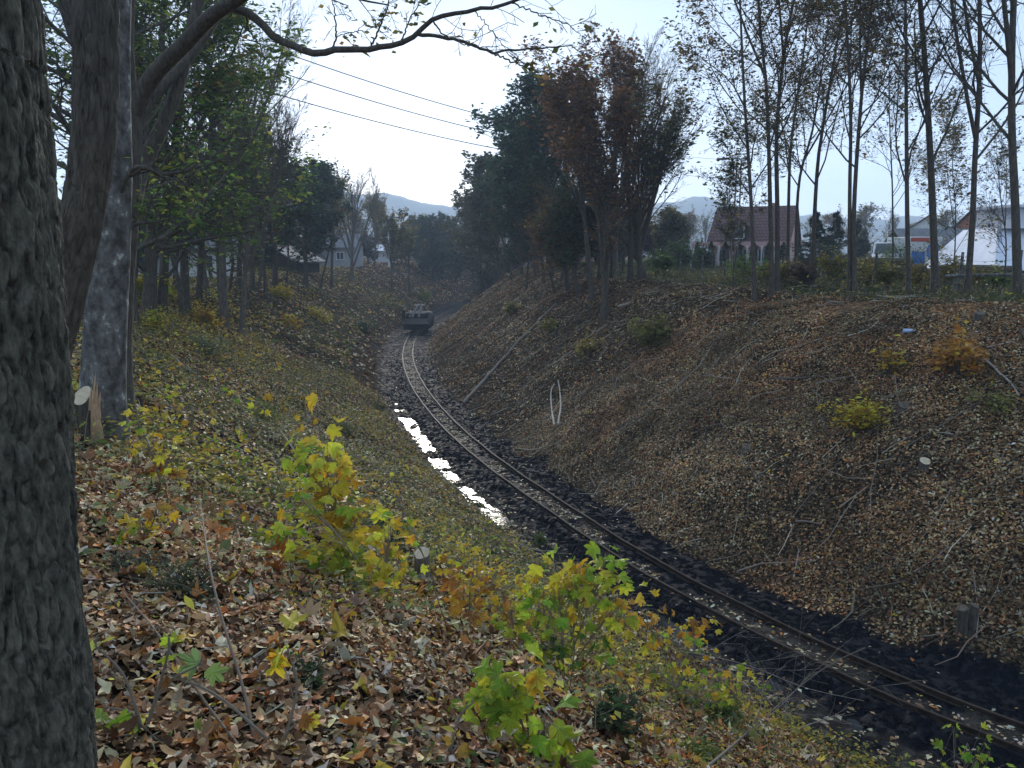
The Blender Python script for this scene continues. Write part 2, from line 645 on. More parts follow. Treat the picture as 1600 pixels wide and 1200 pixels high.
# ridges of mud squeezed up by the tracks of a digger, left of the rails
M_mud = noise_mat("black clay mud", (0.006, 0.006, 0.007), (0.022, 0.022, 0.025), 20, (1, 1, 1), .75, .6, .02, spec=.06)
rm = MB()
rr_ = np.random.default_rng(19)
s_ = 23.5
while TRACK[int(np.searchsorted(TS, s_))][1] < 19.5:
    j = int(np.searchsorted(TS, s_))
    for off_, wd in ((-.74, .34), (.62, .22)):
        if rr_.random() < (.75 if off_ > 0 else .12):
            continue
        c0 = TRACK[j] + TNORM[j] * (off_ + rr_.normal(0, .02))
        rot = math.atan2(TNORM[j][1], TNORM[j][0]) + rr_.normal(0, .08)
        w2, zz0 = wd * rr_.uniform(.35, .5), float(H(c0[0], c0[1]))
        hh_ = rr_.uniform(.01, .035)
        v = np.array([(-w2, -.05, -.03), (w2, -.05, -.03), (w2, .05, -.03), (-w2, .05, -.03), (-w2 * .85, -.02, hh_), (w2 * .85, -.02, hh_ * .8), (w2 * .85, .015, hh_ * .8), (-w2 * .85, .015, hh_)]) + rr_.normal(0, .008, (8, 3))
        c_, n_ = math.cos(rot), math.sin(rot)
        v = np.stack([v[:, 0] * c_ - v[:, 1] * n_, v[:, 0] * n_ + v[:, 1] * c_, v[:, 2]], 1) + np.array([c0[0], c0[1], zz0])
        rm.add(v, [[0, 1, 5, 4], [1, 2, 6, 5], [2, 3, 7, 6], [3, 0, 4, 7], [4, 5, 6, 7]])
    s_ += .145
# clods thrown up beside the rails
m = 2600
ti = rr_.integers(int(np.searchsorted(TS, 22)), int(np.searchsorted(TS, 80)), m)
od = np.where(rr_.random(m) < .5, rr_.uniform(.38, 1.35, m), rr_.uniform(-1.05, -.38, m))
q = TRACK[ti] + TNORM[ti] * od[:, None] + rr_.normal(0, .05, (m, 2))
OCT = np.array([(1, 0, 0), (0, 1, 0), (-1, 0, 0), (0, -1, 0), (.7, .7, .5), (-.7, .7, .5), (-.7, -.7, .5), (.7, -.7, .5), (0, 0, .9)])
OF = np.array([(0, 4, 7), (0, 1, 4), (1, 5, 4), (1, 2, 5), (2, 6, 5), (2, 3, 6), (3, 7, 6), (3, 0, 7), (4, 5, 8), (5, 6, 8), (6, 7, 8), (7, 4, 8)])
sz = .022 * np.exp(rr_.normal(0, .55, m))
v = OCT[None] * sz[:, None, None] * rr_.uniform(.6, 1.4, (m, 9, 3)) + np.concatenate([q, H(q[:, 0], q[:, 1])[:, None]], 1)[:, None]
rm.add(v.reshape(-1, 3), (np.arange(m)[:, None, None] * 9 + OF[None]).reshape(-1, 3))
tag(rm.build("mud", M_mud), kind="structure")

# ------------------------------------------------------------------ leaves on the ground
LIT = np.array([(0.30, 0.165, 0.08), (0.20, 0.115, 0.062), (0.42, 0.285, 0.15), (0.55, 0.43, 0.27), (0.10, 0.062, 0.038), (0.58, 0.49, 0.33), (0.42, 0.16, 0.04), (0.60, 0.40, 0.05), (0.38, 0.335, 0.23)])


def rot_frames(n_, tilt, rng):
    """random leaf frames: normals tilted off vertical"""
    az = rng.random(n_) * 2 * np.pi
    tl = np.abs(rng.normal(0, tilt, n_))
    N = np.stack([np.cos(az) * np.sin(tl), np.sin(az) * np.sin(tl), np.cos(tl)], 1)
    a2 = rng.random(n_) * 2 * np.pi
    U = np.stack([np.cos(a2), np.sin(a2), np.zeros(n_)], 1)
    U = norm(U - N * (U * N).sum(1, keepdims=True))
    return U, np.cross(N, U), N


def stamp(tmpl, faces, P, U, V, N, size):
    """place a template leaf (k,3) at every P"""
    if tmpl.ndim == 2:
        tmpl = np.broadcast_to(tmpl, (len(P),) + tmpl.shape)
    size = np.asarray(size)[:, None, None]
    v = P[:, None] + size * (tmpl[:, :, 0:1] * U[:, None] + tmpl[:, :, 1:2] * V[:, None] + tmpl[:, :, 2:3] * N[:, None])
    k_ = tmpl.shape[1]
    f = (np.arange(len(P))[:, None, None] * k_ + faces[None]).reshape(-1, faces.shape[1])
    return v.reshape(-1, 3), f, k_


_st = [(.0, .0), (.16, .13), (.36, .19), (.60, .18), (.82, .10), (1.0, .0)]
LANC = np.array([(0, 0, 0)] + [(x, w, 0) for x, w in _st[1:-1]] + [(1, 0, 0)] + [(x, -w, 0) for x, w in _st[-2:0:-1]] + [(x, 0, -.035) for x, w in _st[1:-1]])
LANC[:, 0] -= 0.5
LANCF = np.array([(0, 10, 1), (1, 10, 11), (1, 11, 2), (2, 11, 12), (2, 12, 3), (3, 12, 13), (3, 13, 4), (4, 13, 5), (5, 13, 6), (6, 13, 12), (6, 12, 7), (7, 12, 11), (7, 11, 8), (8, 11, 10), (8, 10, 9), (9, 10, 0)])
DIA = np.array([(-.5, 0, 0), (0.05, .26, .10), (.5, 0, 0), (0.05, -.26, .10)])
DIAF = np.array([(0, 1, 2), (0, 2, 3)])
_ang = [0, 8, 14, 19, 27, 36, 42, 50, 58, 66, 76, 90, 100, 112, 130, 150]
_rad = [.68, .54, .54, .45, .35, .47, .55, .66, .55, .52, .36, .45, .53, .43, .40, .31]
_o = [(math.sin(math.radians(a)) * r, .32 + math.cos(math.radians(a)) * r) for a, r in zip(_ang, _rad)]
_o = _o + [(0.0, 0.04)] + [(-x, y) for x, y in _o[:0:-1]]
MAPLE = np.array([(0, .32, 0)] + [(x, y, 0) for x, y in _o])
MAPLEF = np.array([(0, i + 1, (i + 1) % len(_o) + 1) for i in range(len(_o))])


def curled(tmpl, n_, amt, rng):
    t = np.broadcast_to(tmpl, (n_,) + tmpl.shape).copy()
    k1 = rng.normal(0, amt, n_)[:, None]
    k2 = rng.normal(0, amt, n_)[:, None]
    k3 = rng.normal(0, amt, n_)[:, None]
    x, y = t[:, :, 0], t[:, :, 1] - (0.3 if tmpl is MAPLE else 0)
    t[:, :, 2] += k1 * x * x * 2 + k2 * y * y * 2 + k3 * x * y * 2 + rng.normal(0, amt * 0.12, t.shape[:2])
    return t


def pick(pal, n_, rng, w=None, jit=0.25):
    i = rng.choice(len(pal), n_, p=None if w is None else np.asarray(w) / np.sum(w))
    return np.minimum(np.asarray(pal)[i] * np.exp(rng.normal(0, jit, (n_, 1))) * (1 + rng.normal(0, 0.05, (n_, 3))), .62)


litter = MB()
rng = np.random.default_rng(11)


def keep_off_mud(x, y, d):
    w_ = (fbm(x * 0.9, y * 0.9, 4) - .5) * 1.6 * 0.6
    e = np.where(d < 0, -d - 1.6, d - 1.2) + w_
    return (e > -0.03 + 0.85 * rng.random(len(x)) ** 2)


def slope_normals(x, y):
    e = 0.15
    gx = (H(x + e, y) - H(x - e, y)) / (2 * e)
    gy = (H(x, y + e) - H(x, y - e)) / (2 * e)
    return norm(np.stack([-gx, -gy, np.ones_like(gx)], 1))


def scatter(n_, r0, r1, a0, a1, tilt, size, tmpl, faces, lift, weights, curl=0.0, xmask=None):
    r = np.sqrt(rng.random(n_) * (r1 * r1 - r0 * r0) + r0 * r0)
    a = np.radians(rng.uniform(a0, a1, n_))
    x, y = r * np.sin(a), r * np.cos(a)
    d = D(x, y)
    kp = keep_off_mud(x, y, d)
    if xmask is not None:
        kp &= xmask(x, y, d)
    x, y, d = x[kp], y[kp], d[kp]
    m = len(x)
    P = np.stack([x, y, H(x, y) + lift * rng.random(m) + 0.006], 1)
    U, V, N = rot_frames(m, tilt, rng)
    SN = slope_normals(x, y)
    N = norm(N + SN - np.array([0, 0, 1.0]))
    U = norm(U - N * (U * N).sum(1, keepdims=True))
    V = np.cross(N, U)
    sz = size * np.clip(np.exp(rng.normal(0, 0.3, m)), .45, 1.6)
    t = curled(tmpl, m, curl, rng) if curl else tmpl
    v, f, k_ = stamp(t, faces, P, U, V, N, sz)
    c = pick(LIT, m, rng, weights, .42 if weights is W_near else .34)
    if weights is W_right:
        rust = np.clip((fbm(x * .45 + 60, y * .45 + 20, 3) - .47) * 5, 0, 1)[:, None]
        c = c * (np.array([.84, .80, .70]) * (1 - rust) + np.array([.95, .76, .60]) * rust)
        c = c * (.55 + .9 * fbm(x * 2.6 + 11, y * 2.6, 3)[:, None])
    if weights is W_near:
        c = c * np.array([1.08, .95, .82])
    patch = fbm(x * 0.8 + 5, y * 0.8, 3)[:, None]
    c = c * (0.36 + 1.24 * patch)
    litter.add(v, f, np.repeat(c, k_, 0))


W_near = [5.5, 5, 4.4, 3.0, 5, 1.5, 1.6, 0.9, 2.2]
W_right = [4.5, 5, 4.6, 1.3, 4.0, .5, 0.6, 0.2, 2.2]
scatter(85000, 1.3, 8.5, -46, 50, 0.42, 0.064, LANC, LANCF, 0.05, W_near, 0.42)
scatter(1700, 1.3, 8.5, -46, 50, 0.4, 0.105, MAPLE, MAPLEF, 0.06, [4, 3, 3, 1, 2, 1, 3, 2.2, 1], 0.5)
left = lambda x, y, d: d < 0
scatter(110000, 8.5, 34, -44, 20, 0.6, 0.09, DIA, DIAF, 0.06, W_near, 0, left)
scatter(60000, 34, 150, -30, 8, 0.5, 0.24, DIA, DIAF, 0.08, W_near, 0, left)
right = lambda x, y, d: (d > 0) & (d < 10.5 - 2 * rng.random(len(x))) & ((fbm(x * .9 + 3, y * .9, 4) + .25 * fbm(x * 3, y * 3, 2) < .76 + rng.normal(0, .07, len(x))) | (rng.random(len(x)) < .25))
scatter(340000, 11, 26, -8, 48, 0.55, 0.060, DIA, DIAF, 0.06, W_right, 0, right)
scatter(240000, 26, 62, -14, 45, 0.6, 0.10, DIA, DIAF, 0.08, W_right, 0, right)
scatter(70000, 60, 150, -14, 12, 0.5, 0.22, DIA, DIAF, 0.08, W_right, 0, lambda x, y, d: (d > 0) & (d < 14))
# leaves trodden into the mud between and beside the rails
m = 5500
ti = rng.integers(int(np.searchsorted(TS, 22)), int(np.searchsorted(TS, 90)), m)
o_ = np.where(rng.random(m) < 0.7, rng.uniform(-.26, .26, m), rng.uniform(-1.7, 1.3, m))
q = TRACK[ti] + TNORM[ti] * o_[:, None] + rng.normal(0, .1, (m, 2))
kp = fbm(q[:, 0] * 1.3 + 40, q[:, 1] * 1.3, 3) > 0.42
q = q[kp]
P = np.concatenate([q, (H(q[:, 0], q[:, 1]) + 0.012)[:, None]], 1)
U, V, N = rot_frames(len(P), 0.2, rng)
v, f, k_ = stamp(DIA, DIAF, P, U, V, N, 0.075 * np.exp(rng.normal(0, .3, len(P))))
litter.add(v, f, np.repeat(pick(LIT, len(P), rng, [3, 3, 4, 4, 2, 4, .5, .6, 4]), k_, 0))
m = 2600
ti = rng.integers(int(np.searchsorted(TS, 22)), int(np.searchsorted(TS, 66)), m)
q = TRACK[ti] + TNORM[ti] * rng.uniform(-1.75, -1.05, m)[:, None] + rng.normal(0, .04, (m, 2))
P = np.concatenate([q, np.maximum(H(q[:, 0], q[:, 1]) + .008, BED - .082)[:, None]], 1)
U, V, N = rot_frames(m, 0.08, rng)
v, f, k_ = stamp(DIA, DIAF, P, U, V, N, 0.075 * np.exp(rng.normal(0, .35, m)))
litter.add(v, f, np.repeat(pick(LIT, m, rng, [3, 3, 4, 3, 3, 2, .5, .8, 4]), k_, 0))
tag(litter.build("leaf_litter", M_litter, None, True), "brown fallen leaves covering both banks of the cutting", "leaf litter", kind="stuff")

# twigs and cut brash lying among the leaves
brash = MB()


def sticks(n_, x, y, length, rad, curve=0.12, lift=0.03):
    m_ = len(x)
    az = rng.random(m_) * 2 * np.pi
    L = length * np.exp(rng.normal(0, .5, m_))
    t = np.linspace(-.5, .5, 4)
    px_ = x[:, None] + np.cos(az)[:, None] * L[:, None] * t
    py_ = y[:, None] + np.sin(az)[:, None] * L[:, None] * t
    px_ += rng.normal(0, curve, px_.shape) * L[:, None] * .3
    py_ += rng.normal(0, curve, py_.shape) * L[:, None] * .3
    pz = H(px_, py_) + lift * rng.random((m_, 1)) + 0.01 + np.abs(rng.normal(0, .03, px_.shape)) * L[:, None]
    Pq = np.stack([px_, py_, pz], -1)
    R = rad * np.exp(rng.normal(0, .4, m_))[:, None] * np.array([1, .9, .75, .5])
    v_, f_ = tubes(Pq, R, 4)
    c_ = pick([(0.18, 0.15, 0.11), (0.10, 0.08, 0.06), (0.36, 0.31, 0.24)], m_, rng)
    brash.add(v_, f_, np.repeat(c_, 16, 0))


def polar(n_, r0, r1, a0, a1):
    r = np.sqrt(rng.random(n_) * (r1 * r1 - r0 * r0) + r0 * r0)
    a = np.radians(rng.uniform(a0, a1, n_))
    return r * np.sin(a), r * np.cos(a)


for n_, r0, r1, a0, a1, ln, rd in ((700, 1.6, 8, -42, 48, .30, .0035), (2200, 8, 30, -40, 15, .6, .006), (4200, 11, 45, -8, 46, .6, .0075), (500, 40, 90, -25, 5, 1.0, .014)):
    x, y = polar(n_, r0, r1, a0, a1)
    d = D(x, y)
    kp = (np.abs(d) > 1.3) & (np.abs(d) < 12)
    sticks(0, x[kp], y[kp], ln, rd)
tag(brash.build("brash", M_stick), "thin cut twigs and brash scattered over the banks", "brash", kind="stuff")

# low green and yellow ground cover on the left bank
cover = MB()
GRN = [(0.05, 0.085, 0.025), (0.075, 0.11, 0.03), (0.11, 0.14, 0.04), (0.19, 0.20, 0.05), (0.34, 0.28, 0.045), (0.42, 0.30, 0.04), (0.13, 0.135, 0.08)]


def weeds(n_, r0, r1, a0, a1, size, lift, thr, wts, mask, sc=0.55, seed=0, pal=None):
    x, y = polar(n_, r0, r1, a0, a1)
    d = D(x, y)
    kp = mask(x, y, d) & (fbm(x * sc + 31 + seed, y * sc + 7, 4) > thr + rng.normal(0, .05, n_))
    x, y = x[kp], y[kp]
    m_ = len(x)
    P = np.stack([x, y, H(x, y) + lift * rng.random(m_) ** 1.5 + .015], 1)
    U, V, N = rot_frames(m_, 0.65, rng)
    v_, f_, k = stamp(DIA, DIAF, P, U, V, N, size * np.exp(rng.normal(0, .35, m_)))
    hue = fbm(x * 0.5 + 80, y * 0.5, 3)
    c_ = pick(GRN, m_, rng, wts)
    yl = pick(GRN[3:6], m_, rng)
    c_ = np.where(((hue + rng.normal(0, .08, m_)) > 0.56)[:, None], yl, c_)
    if pal is not None:
        c_ = pick(pal, m_, rng, None, .3)
    cover.add(v_, f_, np.repeat(c_, k, 0))


WL = [2.5, 4, 5, 6, 2.5, 1.2, 4]
weeds(120000, 8, 34, -42, 14, .062, .34, .40, WL, lambda x, y, d: (d < -2.0))
weeds(40000, 30, 80, -30, 2, .13, .5, .42, WL, lambda x, y, d: (d < -3.0) & (d > -14))
weeds(26000, 2.0, 9, -36, 44, .036, .14, .50, [4, 4, 3, 2, .8, .4, 3], lambda x, y, d: (d < -1.9), 0.9, 13)
weeds(26000, 5.0, 14, -22, 44, .048, .24, .42, WL, lambda x, y, d: (d < -1.8) & (d > -6.0), 0.8, 23)
GOLD = [(0.62, 0.42, 0.04), (0.52, 0.40, 0.05), (0.66, 0.50, 0.07), (0.50, 0.26, 0.04), (0.34, 0.34, 0.05)]
weeds(26000, 9, 40, -42, 6, .085, .5, .56, None, lambda x, y, d: (d < -5.5), 0.45, 90, GOLD)
weeds(7000, 4, 12, -36, 12, .07, .3, .60, None, lambda x, y, d: (d < -3.5), 0.9, 95, GOLD)
weeds(30000, 5, 24, -42, 12, .07, .12, .40, None, lambda x, y, d: (d < -3), 0.5, 97, [(0.30, 0.30, 0.14), (0.24, 0.25, 0.11), (0.36, 0.33, 0.17), (0.15, 0.18, 0.07)])
weeds(9000, 18, 50, -10, 40, .08, .2, .62, [2, 2, 2, 3, 2, 1, 3], lambda x, y, d: (d > 2.5) & (d < 9.5), 0.4, 60)
weeds(14000, 22, 60, -2, 44, .09, .45, .45, [4, 4, 4, 1, .2, .1, 4], lambda x, y, d: (d > 9.3) & (d < 17), 0.5, 71)
tag(cover.build("ground_cover", M_leaf), "low green and yellowing weeds growing over the left bank", "ground cover", kind="stuff")

stalk = MB()
x, y = polar(2600, 4, 40, -42, 20)
d = D(x, y)
kp = (d < -2.2) & (d > -13) & (fbm(x * .6 + 9, y * .6, 3) > .45)
x, y = x[kp], y[kp]
m = len(x)
hgt = rng.uniform(.2, .85, m) * (.5 + .5 * np.clip(np.hypot(x, y) / 14, 0, 1))
P0 = np.stack([x, y, H(x, y) - .02], 1)
P2 = P0 + np.stack([rng.normal(0, .15, m) * hgt, rng.normal(0, .15, m) * hgt, hgt], 1)
PP = np.stack([P0, (P0 + P2) / 2 + rng.normal(0, .03, (m, 3)), P2], 1)
v, f = tubes(PP, np.array([.004, .003, .0018])[None] * np.ones((m, 1)), 4)
stalk.add(v, f, np.repeat(pick([(.10, .08, .055), (.18, .15, .10), (.28, .25, .17)], m, rng), 12, 0))
tag(stalk.build("dry_stalks", M_stick), "thin dry weed stalks standing all over the left bank", "stalks", kind="stuff")

# rough grass on the level ground beyond the right bank
grass = MB()
m = 60000
r = np.sqrt(rng.random(m) * (70 ** 2 - 18 ** 2) + 18 ** 2)
a = np.radians(rng.uniform(-3, 44, m))
x, y = r * np.sin(a), r * np.cos(a)
d = D(x, y)
kp = (d > 9.2 + rng.random(m) * 2.2) & (d < 34) & (x > 2.2 + rng.normal(0, 1, m))
x, y = x[kp], y[kp]
m = len(x)
hgt = rng.uniform(.08, .30, m) * (0.5 + fbm(x * .3, y * .3, 2))
az = rng.random(m) * 6.28
b0 = np.stack([x, y, H(x, y)], 1)
sd = np.stack([np.cos(az), np.sin(az), 0 * az], 1) * .014 * (1 + r[kp][:, None] / 40)
tip = b0 + np.stack([rng.normal(0, .12, m), rng.normal(0, .12, m), hgt], 1)
v = np.stack([b0 - sd, b0 + sd, tip], 1).reshape(-1, 3)
f = np.arange(3 * m).reshape(-1, 3)
grass.add(v, f, np.repeat(pick([(0.06, 0.07, 0.028), (0.10, 0.095, 0.045), (0.15, 0.12, 0.07), (0.045, 0.055, 0.024)], m, rng), 3, 0))
tag(grass.build("grass", M_leaf), "rough grass on the level ground beyond the right bank", "grass", kind="stuff")

# ------------------------------------------------------------------ trees
UP = np.array([0, 0, 1.0])


def walk(rng, P, Dr, L, n_, wig, trop):
    B = len(P)
    pts = np.empty((B, n_, 3))
    pts[:, 0] = P
    st = (L / (n_ - 1))[:, None]
    Dr = Dr.copy()
    for i in range(1, n_):
        Dr = norm(Dr + rng.normal(0, wig, (B, 3)) + trop * UP)
        P = P + Dr * st
        pts[:, i] = P
    return pts


def spawn(rng, pts, R, L, nc, tmin, ang, ratio, rr_, top=1.0, tmax=0.97, shape=None):
    B, n_, _ = pts.shape
    t = tmin + (tmax - tmin) * (np.arange(nc)[None] + rng.random((B, nc))) / nc
    u = t * (n_ - 1)
    i = np.clip(u.astype(int), 0, n_ - 2)
    fr = (u - i)[..., None]
    b = np.arange(B)[:, None]
    pos = pts[b, i] * (1 - fr) + pts[b, i + 1] * fr
    T = norm(pts[b, i + 1] - pts[b, i])
    pr = norm(np.cross(T, rng.normal(size=T.shape)))
    a = np.radians(rng.normal(ang, 9, T.shape[:2]))[..., None]
    d = np.cos(a) * T + np.sin(a) * pr
    sh = shape(t) if shape else (1.15 - 0.6 * t)
    ln = L[:, None] * ratio * sh * np.exp(rng.normal(0, .22, t.shape))
    r = R[b, i] * (1 - fr[..., 0]) + R[b, i + 1] * fr[..., 0]
    r = np.minimum(r * rr_, ln * 0.03 + 0.004)
    return pos.reshape(-1, 3), d.reshape(-1, 3), ln.ravel(), r.ravel()


def gen_tree(seed, trunks, radii, spec):
    """trunks: (B,n,3) polylines already posed; spec: list of levels. Returns wood arrays and tips"""
    rng = np.random.default_rng(seed)
    pts = np.stack(trunks)
    R = np.stack(radii)
    L = np.linalg.norm(np.diff(pts, axis=1), axis=2).sum(1)
    wood = [(pts, R, 12)]
    tips = None
    for lv in spec:
        pos, d, ln, r = spawn(rng, pts, R, L, lv['n'], lv.get('tmin', .3), lv['ang'], lv['ratio'], lv.get('rr', .55), shape=lv.get('shape'))
        k = lv.get('pts', 5)
        pts = walk(rng, pos, norm(d), ln, k, lv.get('wig', .12), lv.get('trop', .06))
        R = r[:, None] * np.linspace(1, lv.get('taper', .35), k)[None]
        R = np.maximum(R, lv.get('rmin', .003))
        L = ln
        wood.append((pts, R, lv.get('sides', 5)))
        tips = pts
    return wood, tips


def wood_mb(wood, mb=None, c=(.5, .5, .5)):
    mb = mb or MB()
    for P, R, s_ in wood:
        v, f = tubes(P, R, s_)
        mb.add(v, f, c)
    return mb


def leaf_mb(rng, tips, n_, size, pal, wts=None, spread=.12, droop=.7, t0=0.2, keep=None, jit=.25, mb=None):
    mb = mb or MB()
    B, k, _ = tips.shape
    if keep is not None:
        tips = tips[keep(tips[:, -1])]
        B = len(tips)
    if B == 0:
        return mb
    i = rng.integers(0, B, n_)
    u = t0 + (1 - t0) * rng.random(n_)
    uu = u * (k - 1)
    j = np.clip(uu.astype(int), 0, k - 2)
    fr = (uu - j)[:, None]
    P = tips[i, j] * (1 - fr) + tips[i, j + 1] * fr + rng.normal(0, spread, (n_, 3))
    U, V, N = rot_frames(n_, droop, rng)
    v, f, kk = stamp(DIA, DIAF, P, U, V, N, size * np.exp(rng.normal(0, .3, n_)))
    mb.add(v, f, np.repeat(pick(pal, n_, rng, wts, jit), kk, 0))
    return mb


def straight(seed, h, r0, lean=(0, 0), wig=.02, n_=14, rt=.25, forks=0, fork_at=.35, fork_ang=12):
    """trunk polylines of a tree standing at its own origin"""
    rng = np.random.default_rng(seed)
    d0 = norm(np.array([[lean[0], lean[1], 1.0]]))
    p0 = np.array([[0, 0, -.25]])
    t = walk(rng, p0, d0, np.array([h + .25]), n_, wig, .02)[0]
    u = np.linspace(0, 1, n_)
    R = r0 * (1 - (1 - rt) * u) * (1 + .45 * np.exp(-u * h / .35))
    tr, rd = [t], [R]
    for k_ in range(forks):
        at_ = int(n_ * (fork_at + .15 * rng.random()))
        az = rng.random() * 6.28
        a = math.radians(fork_ang + rng.normal(0, 4))
        T = norm(t[at_ + 1] - t[at_])
        pr = norm(np.cross(T, np.array([math.cos(az), math.sin(az), 0])))
        hl = (h - t[at_][2]) * rng.uniform(.8, 1.0)
        tr.append(walk(rng, t[at_][None], (math.cos(a) * T + math.sin(a) * pr)[None], np.array([hl]), n_, .03, .03)[0])
        rd.append(R[at_] * .72 * (1 - (1 - rt) * u))
    return tr, rd


SLIM = [dict(n=16, tmin=.32, ang=42, ratio=.26, pts=7, wig=.10, trop=.07, sides=6, shape=lambda t: 1.25 - .85 * t, rr=.5),
        dict(n=7, tmin=.2, ang=38, ratio=.42, pts=5, wig=.13, trop=.05, sides=4),
        dict(n=5, tmin=.2, ang=38, ratio=.45, pts=4, wig=.14, trop=.04, sides=3, rmin=.004),
        ]
SLIM4 = SLIM + [dict(n=3, tmin=.2, ang=36, ratio=.5, pts=3, wig=.15, trop=.03, sides=3, rmin=.0035)]
BUSHY = [dict(n=26, tmin=.14, ang=58, ratio=.27, pts=6, wig=.11, trop=.03, sides=5, shape=lambda t: .55 + 1.3 * np.sin(np.pi * np.clip(t, 0, 1) ** .8) * .6, rr=.45),
         dict(n=7, tmin=.2, ang=48, ratio=.42, pts=4, wig=.14, trop=.02, sides=4),
         dict(n=4, tmin=.2, ang=45, ratio=.5, pts=3, wig=.15, trop=.0, sides=3, rmin=.004)]
FAN = [dict(n=14, tmin=.3, ang=26, ratio=.42, pts=8, wig=.06, trop=.05, sides=5, shape=lambda t: 1.2 - .7 * t, rr=.55),
       dict(n=7, tmin=.25, ang=26, ratio=.40, pts=5, wig=.08, trop=.05, sides=4),
       dict(n=6, tmin=.2, ang=28, ratio=.42, pts=4, wig=.10, trop=.03, sides=3, rmin=.004),
       dict(n=3, tmin=.2, ang=28, ratio=.5, pts=3, wig=.12, trop=.02, sides=3, rmin=.0035)]

OLIVE = [(0.08, 0.10, 0.03), (0.12, 0.125, 0.036), (0.18, 0.15, 0.045), (0.25, 0.175, 0.05)]
DARKG = [(0.022, 0.050, 0.030), (0.03, 0.065, 0.038), (0.05, 0.08, 0.04)]
BROWN = [(0.15, 0.07, 0.035), (0.20, 0.095, 0.042), (0.11, 0.06, 0.035), (0.24, 0.13, 0.05)]
RUST = [(0.20, 0.10, 0.035), (0.15, 0.085, 0.035), (0.24, 0.15, 0.045), (0.08, 0.07, 0.03)]
YELG = [(0.10, 0.12, 0.03), (0.20, 0.18, 0.04), (0.30, 0.24, 0.05), (0.07, 0.09, 0.028)]
GREEN = [(0.06, 0.12, 0.032), (0.095, 0.17, 0.04), (0.14, 0.21, 0.048), (0.22, 0.24, 0.05)]

ROWP = [(0.09, 0.08, 0.035), (0.14, 0.11, 0.045), (0.21, 0.145, 0.05), (0.07, 0.055, 0.03)]
PROTO = {}


def proto(key, cat, seed, h, r0, spec, nleaf=0, size=.1, pal=OLIVE, wts=None, bark=None, lean=(0, 0), wig=.02, forks=0, fork_at=.35, fork_ang=12, keep=None, spread=.12, name="tree", rt=.25):
    tr, rd = straight(seed, h, r0, lean, wig, 14, rt, forks, fork_at, fork_ang)
    wood, tips = gen_tree(seed + 100, tr, rd, spec)
    root = thing(name, "tree", cat)
    wood_mb(wood).build("trunk", bark or M_bark_dark, root, True)
    if nleaf:
        leaf_mb(np.random.default_rng(seed + 5), tips, nleaf, size, pal, wts, spread, keep=keep).build("crown", M_crown, root)
    root['unused'] = 1
    PROTO[key] = root
    return root


def plant(key, p, label, group=None, rz=0.0, sc=1.0, sz=None):
    root = PROTO[key]
    s3 = (sc, sc, sz or sc)
    if 'unused' in root.keys():
        del root['unused']
        root.location, root.rotation_euler, root.scale = p, (0, 0, rz), s3
        root['label'] = label
        if group:
            root['group'] = group
        return root
    return copy_tree(root, p, rz, s3, label, group)


# -- the line of slender trees along the top of the right bank (each trunk follows its own lean)
CL = "trees in the clump beside the cutting"
ROW = "trees along the top of the right bank"


def row_tree(seed, pix, Y, r0, h, nleaf, label, forks=0, fork_at=.4, fork_ang=14, pal=None, spec=SLIM4, bark=None, low=0.3, group=ROW, size=.12, wts=None, keepz=None, cat="tree"):
    rg = np.random.default_rng(seed)
    pal = pal or ROWP
    if group != ROW:
        h *= .86 if group == CL else .80
    base = ground(pix[0][0], Y)
    pts = [base + np.array([0, 0, -.2])] + [pt(a, b, Y) for a, b in pix[1:]]
    pts = np.array(pts)
    d_ = norm(pts[-1] - pts[-2])
    while pts[-1][2] < base[2] + h:
        d_ = norm(d_ + rg.normal(0, .05, 3) + .1 * UP)
        pts = np.concatenate([pts, [pts[-1] + d_ * 2.0]])
    ok = pts[:, 2] - base[2] < h
    ok[:2] = True
    pts = pts[ok]
    pts[1:, 1] += np.cumsum(rg.normal(0, .12, len(pts) - 1))
    n_ = 20
    t = resample(pts, n_) - base
    u = np.linspace(0, 1, n_)
    R = r0 * (1 - .8 * u) * (1 + .4 * np.exp(-u * h / .35))
    tr, rd = [t], [R]
    for k_ in range(forks):
        at_ = int(n_ * (fork_at + .12 * k_))
        az = rg.choice([0.2, 3.0, 1.6]) + rg.normal(0, .5) + 3.1 * (k_ % 2)
        a = math.radians(fork_ang + rg.normal(0, 3))
        T = norm(t[at_ + 1] - t[at_])
        pr = norm(np.array([math.cos(az), math.sin(az), 0.0]))
        hl = (h - t[at_][2]) * .95
        tr.append(walk(rg, t[at_][None], norm(math.cos(a) * T + math.sin(a) * pr)[None], np.array([hl]), n_, .025, .015)[0])
        rd.append(R[at_] * .8 * (1 - .8 * u))
    sp = [dict(q) for q in spec]
    sp[0]['tmin'] = low
    wood, tips = gen_tree(seed + 50, tr, rd, sp)
    root = thing("tree", label, cat, base, group)
    wood_mb(wood).build("trunk", bark or M_bark_dark, root, True)
    if nleaf:
        kp = None if keepz is None else (lambda q: (q[:, 2] > keepz[0]) & (q[:, 2] < keepz[1]))
        leaf_mb(rg, tips, nleaf, size, pal, wts, .14, keep=kp).build("crown", M_crown, root)
    return root


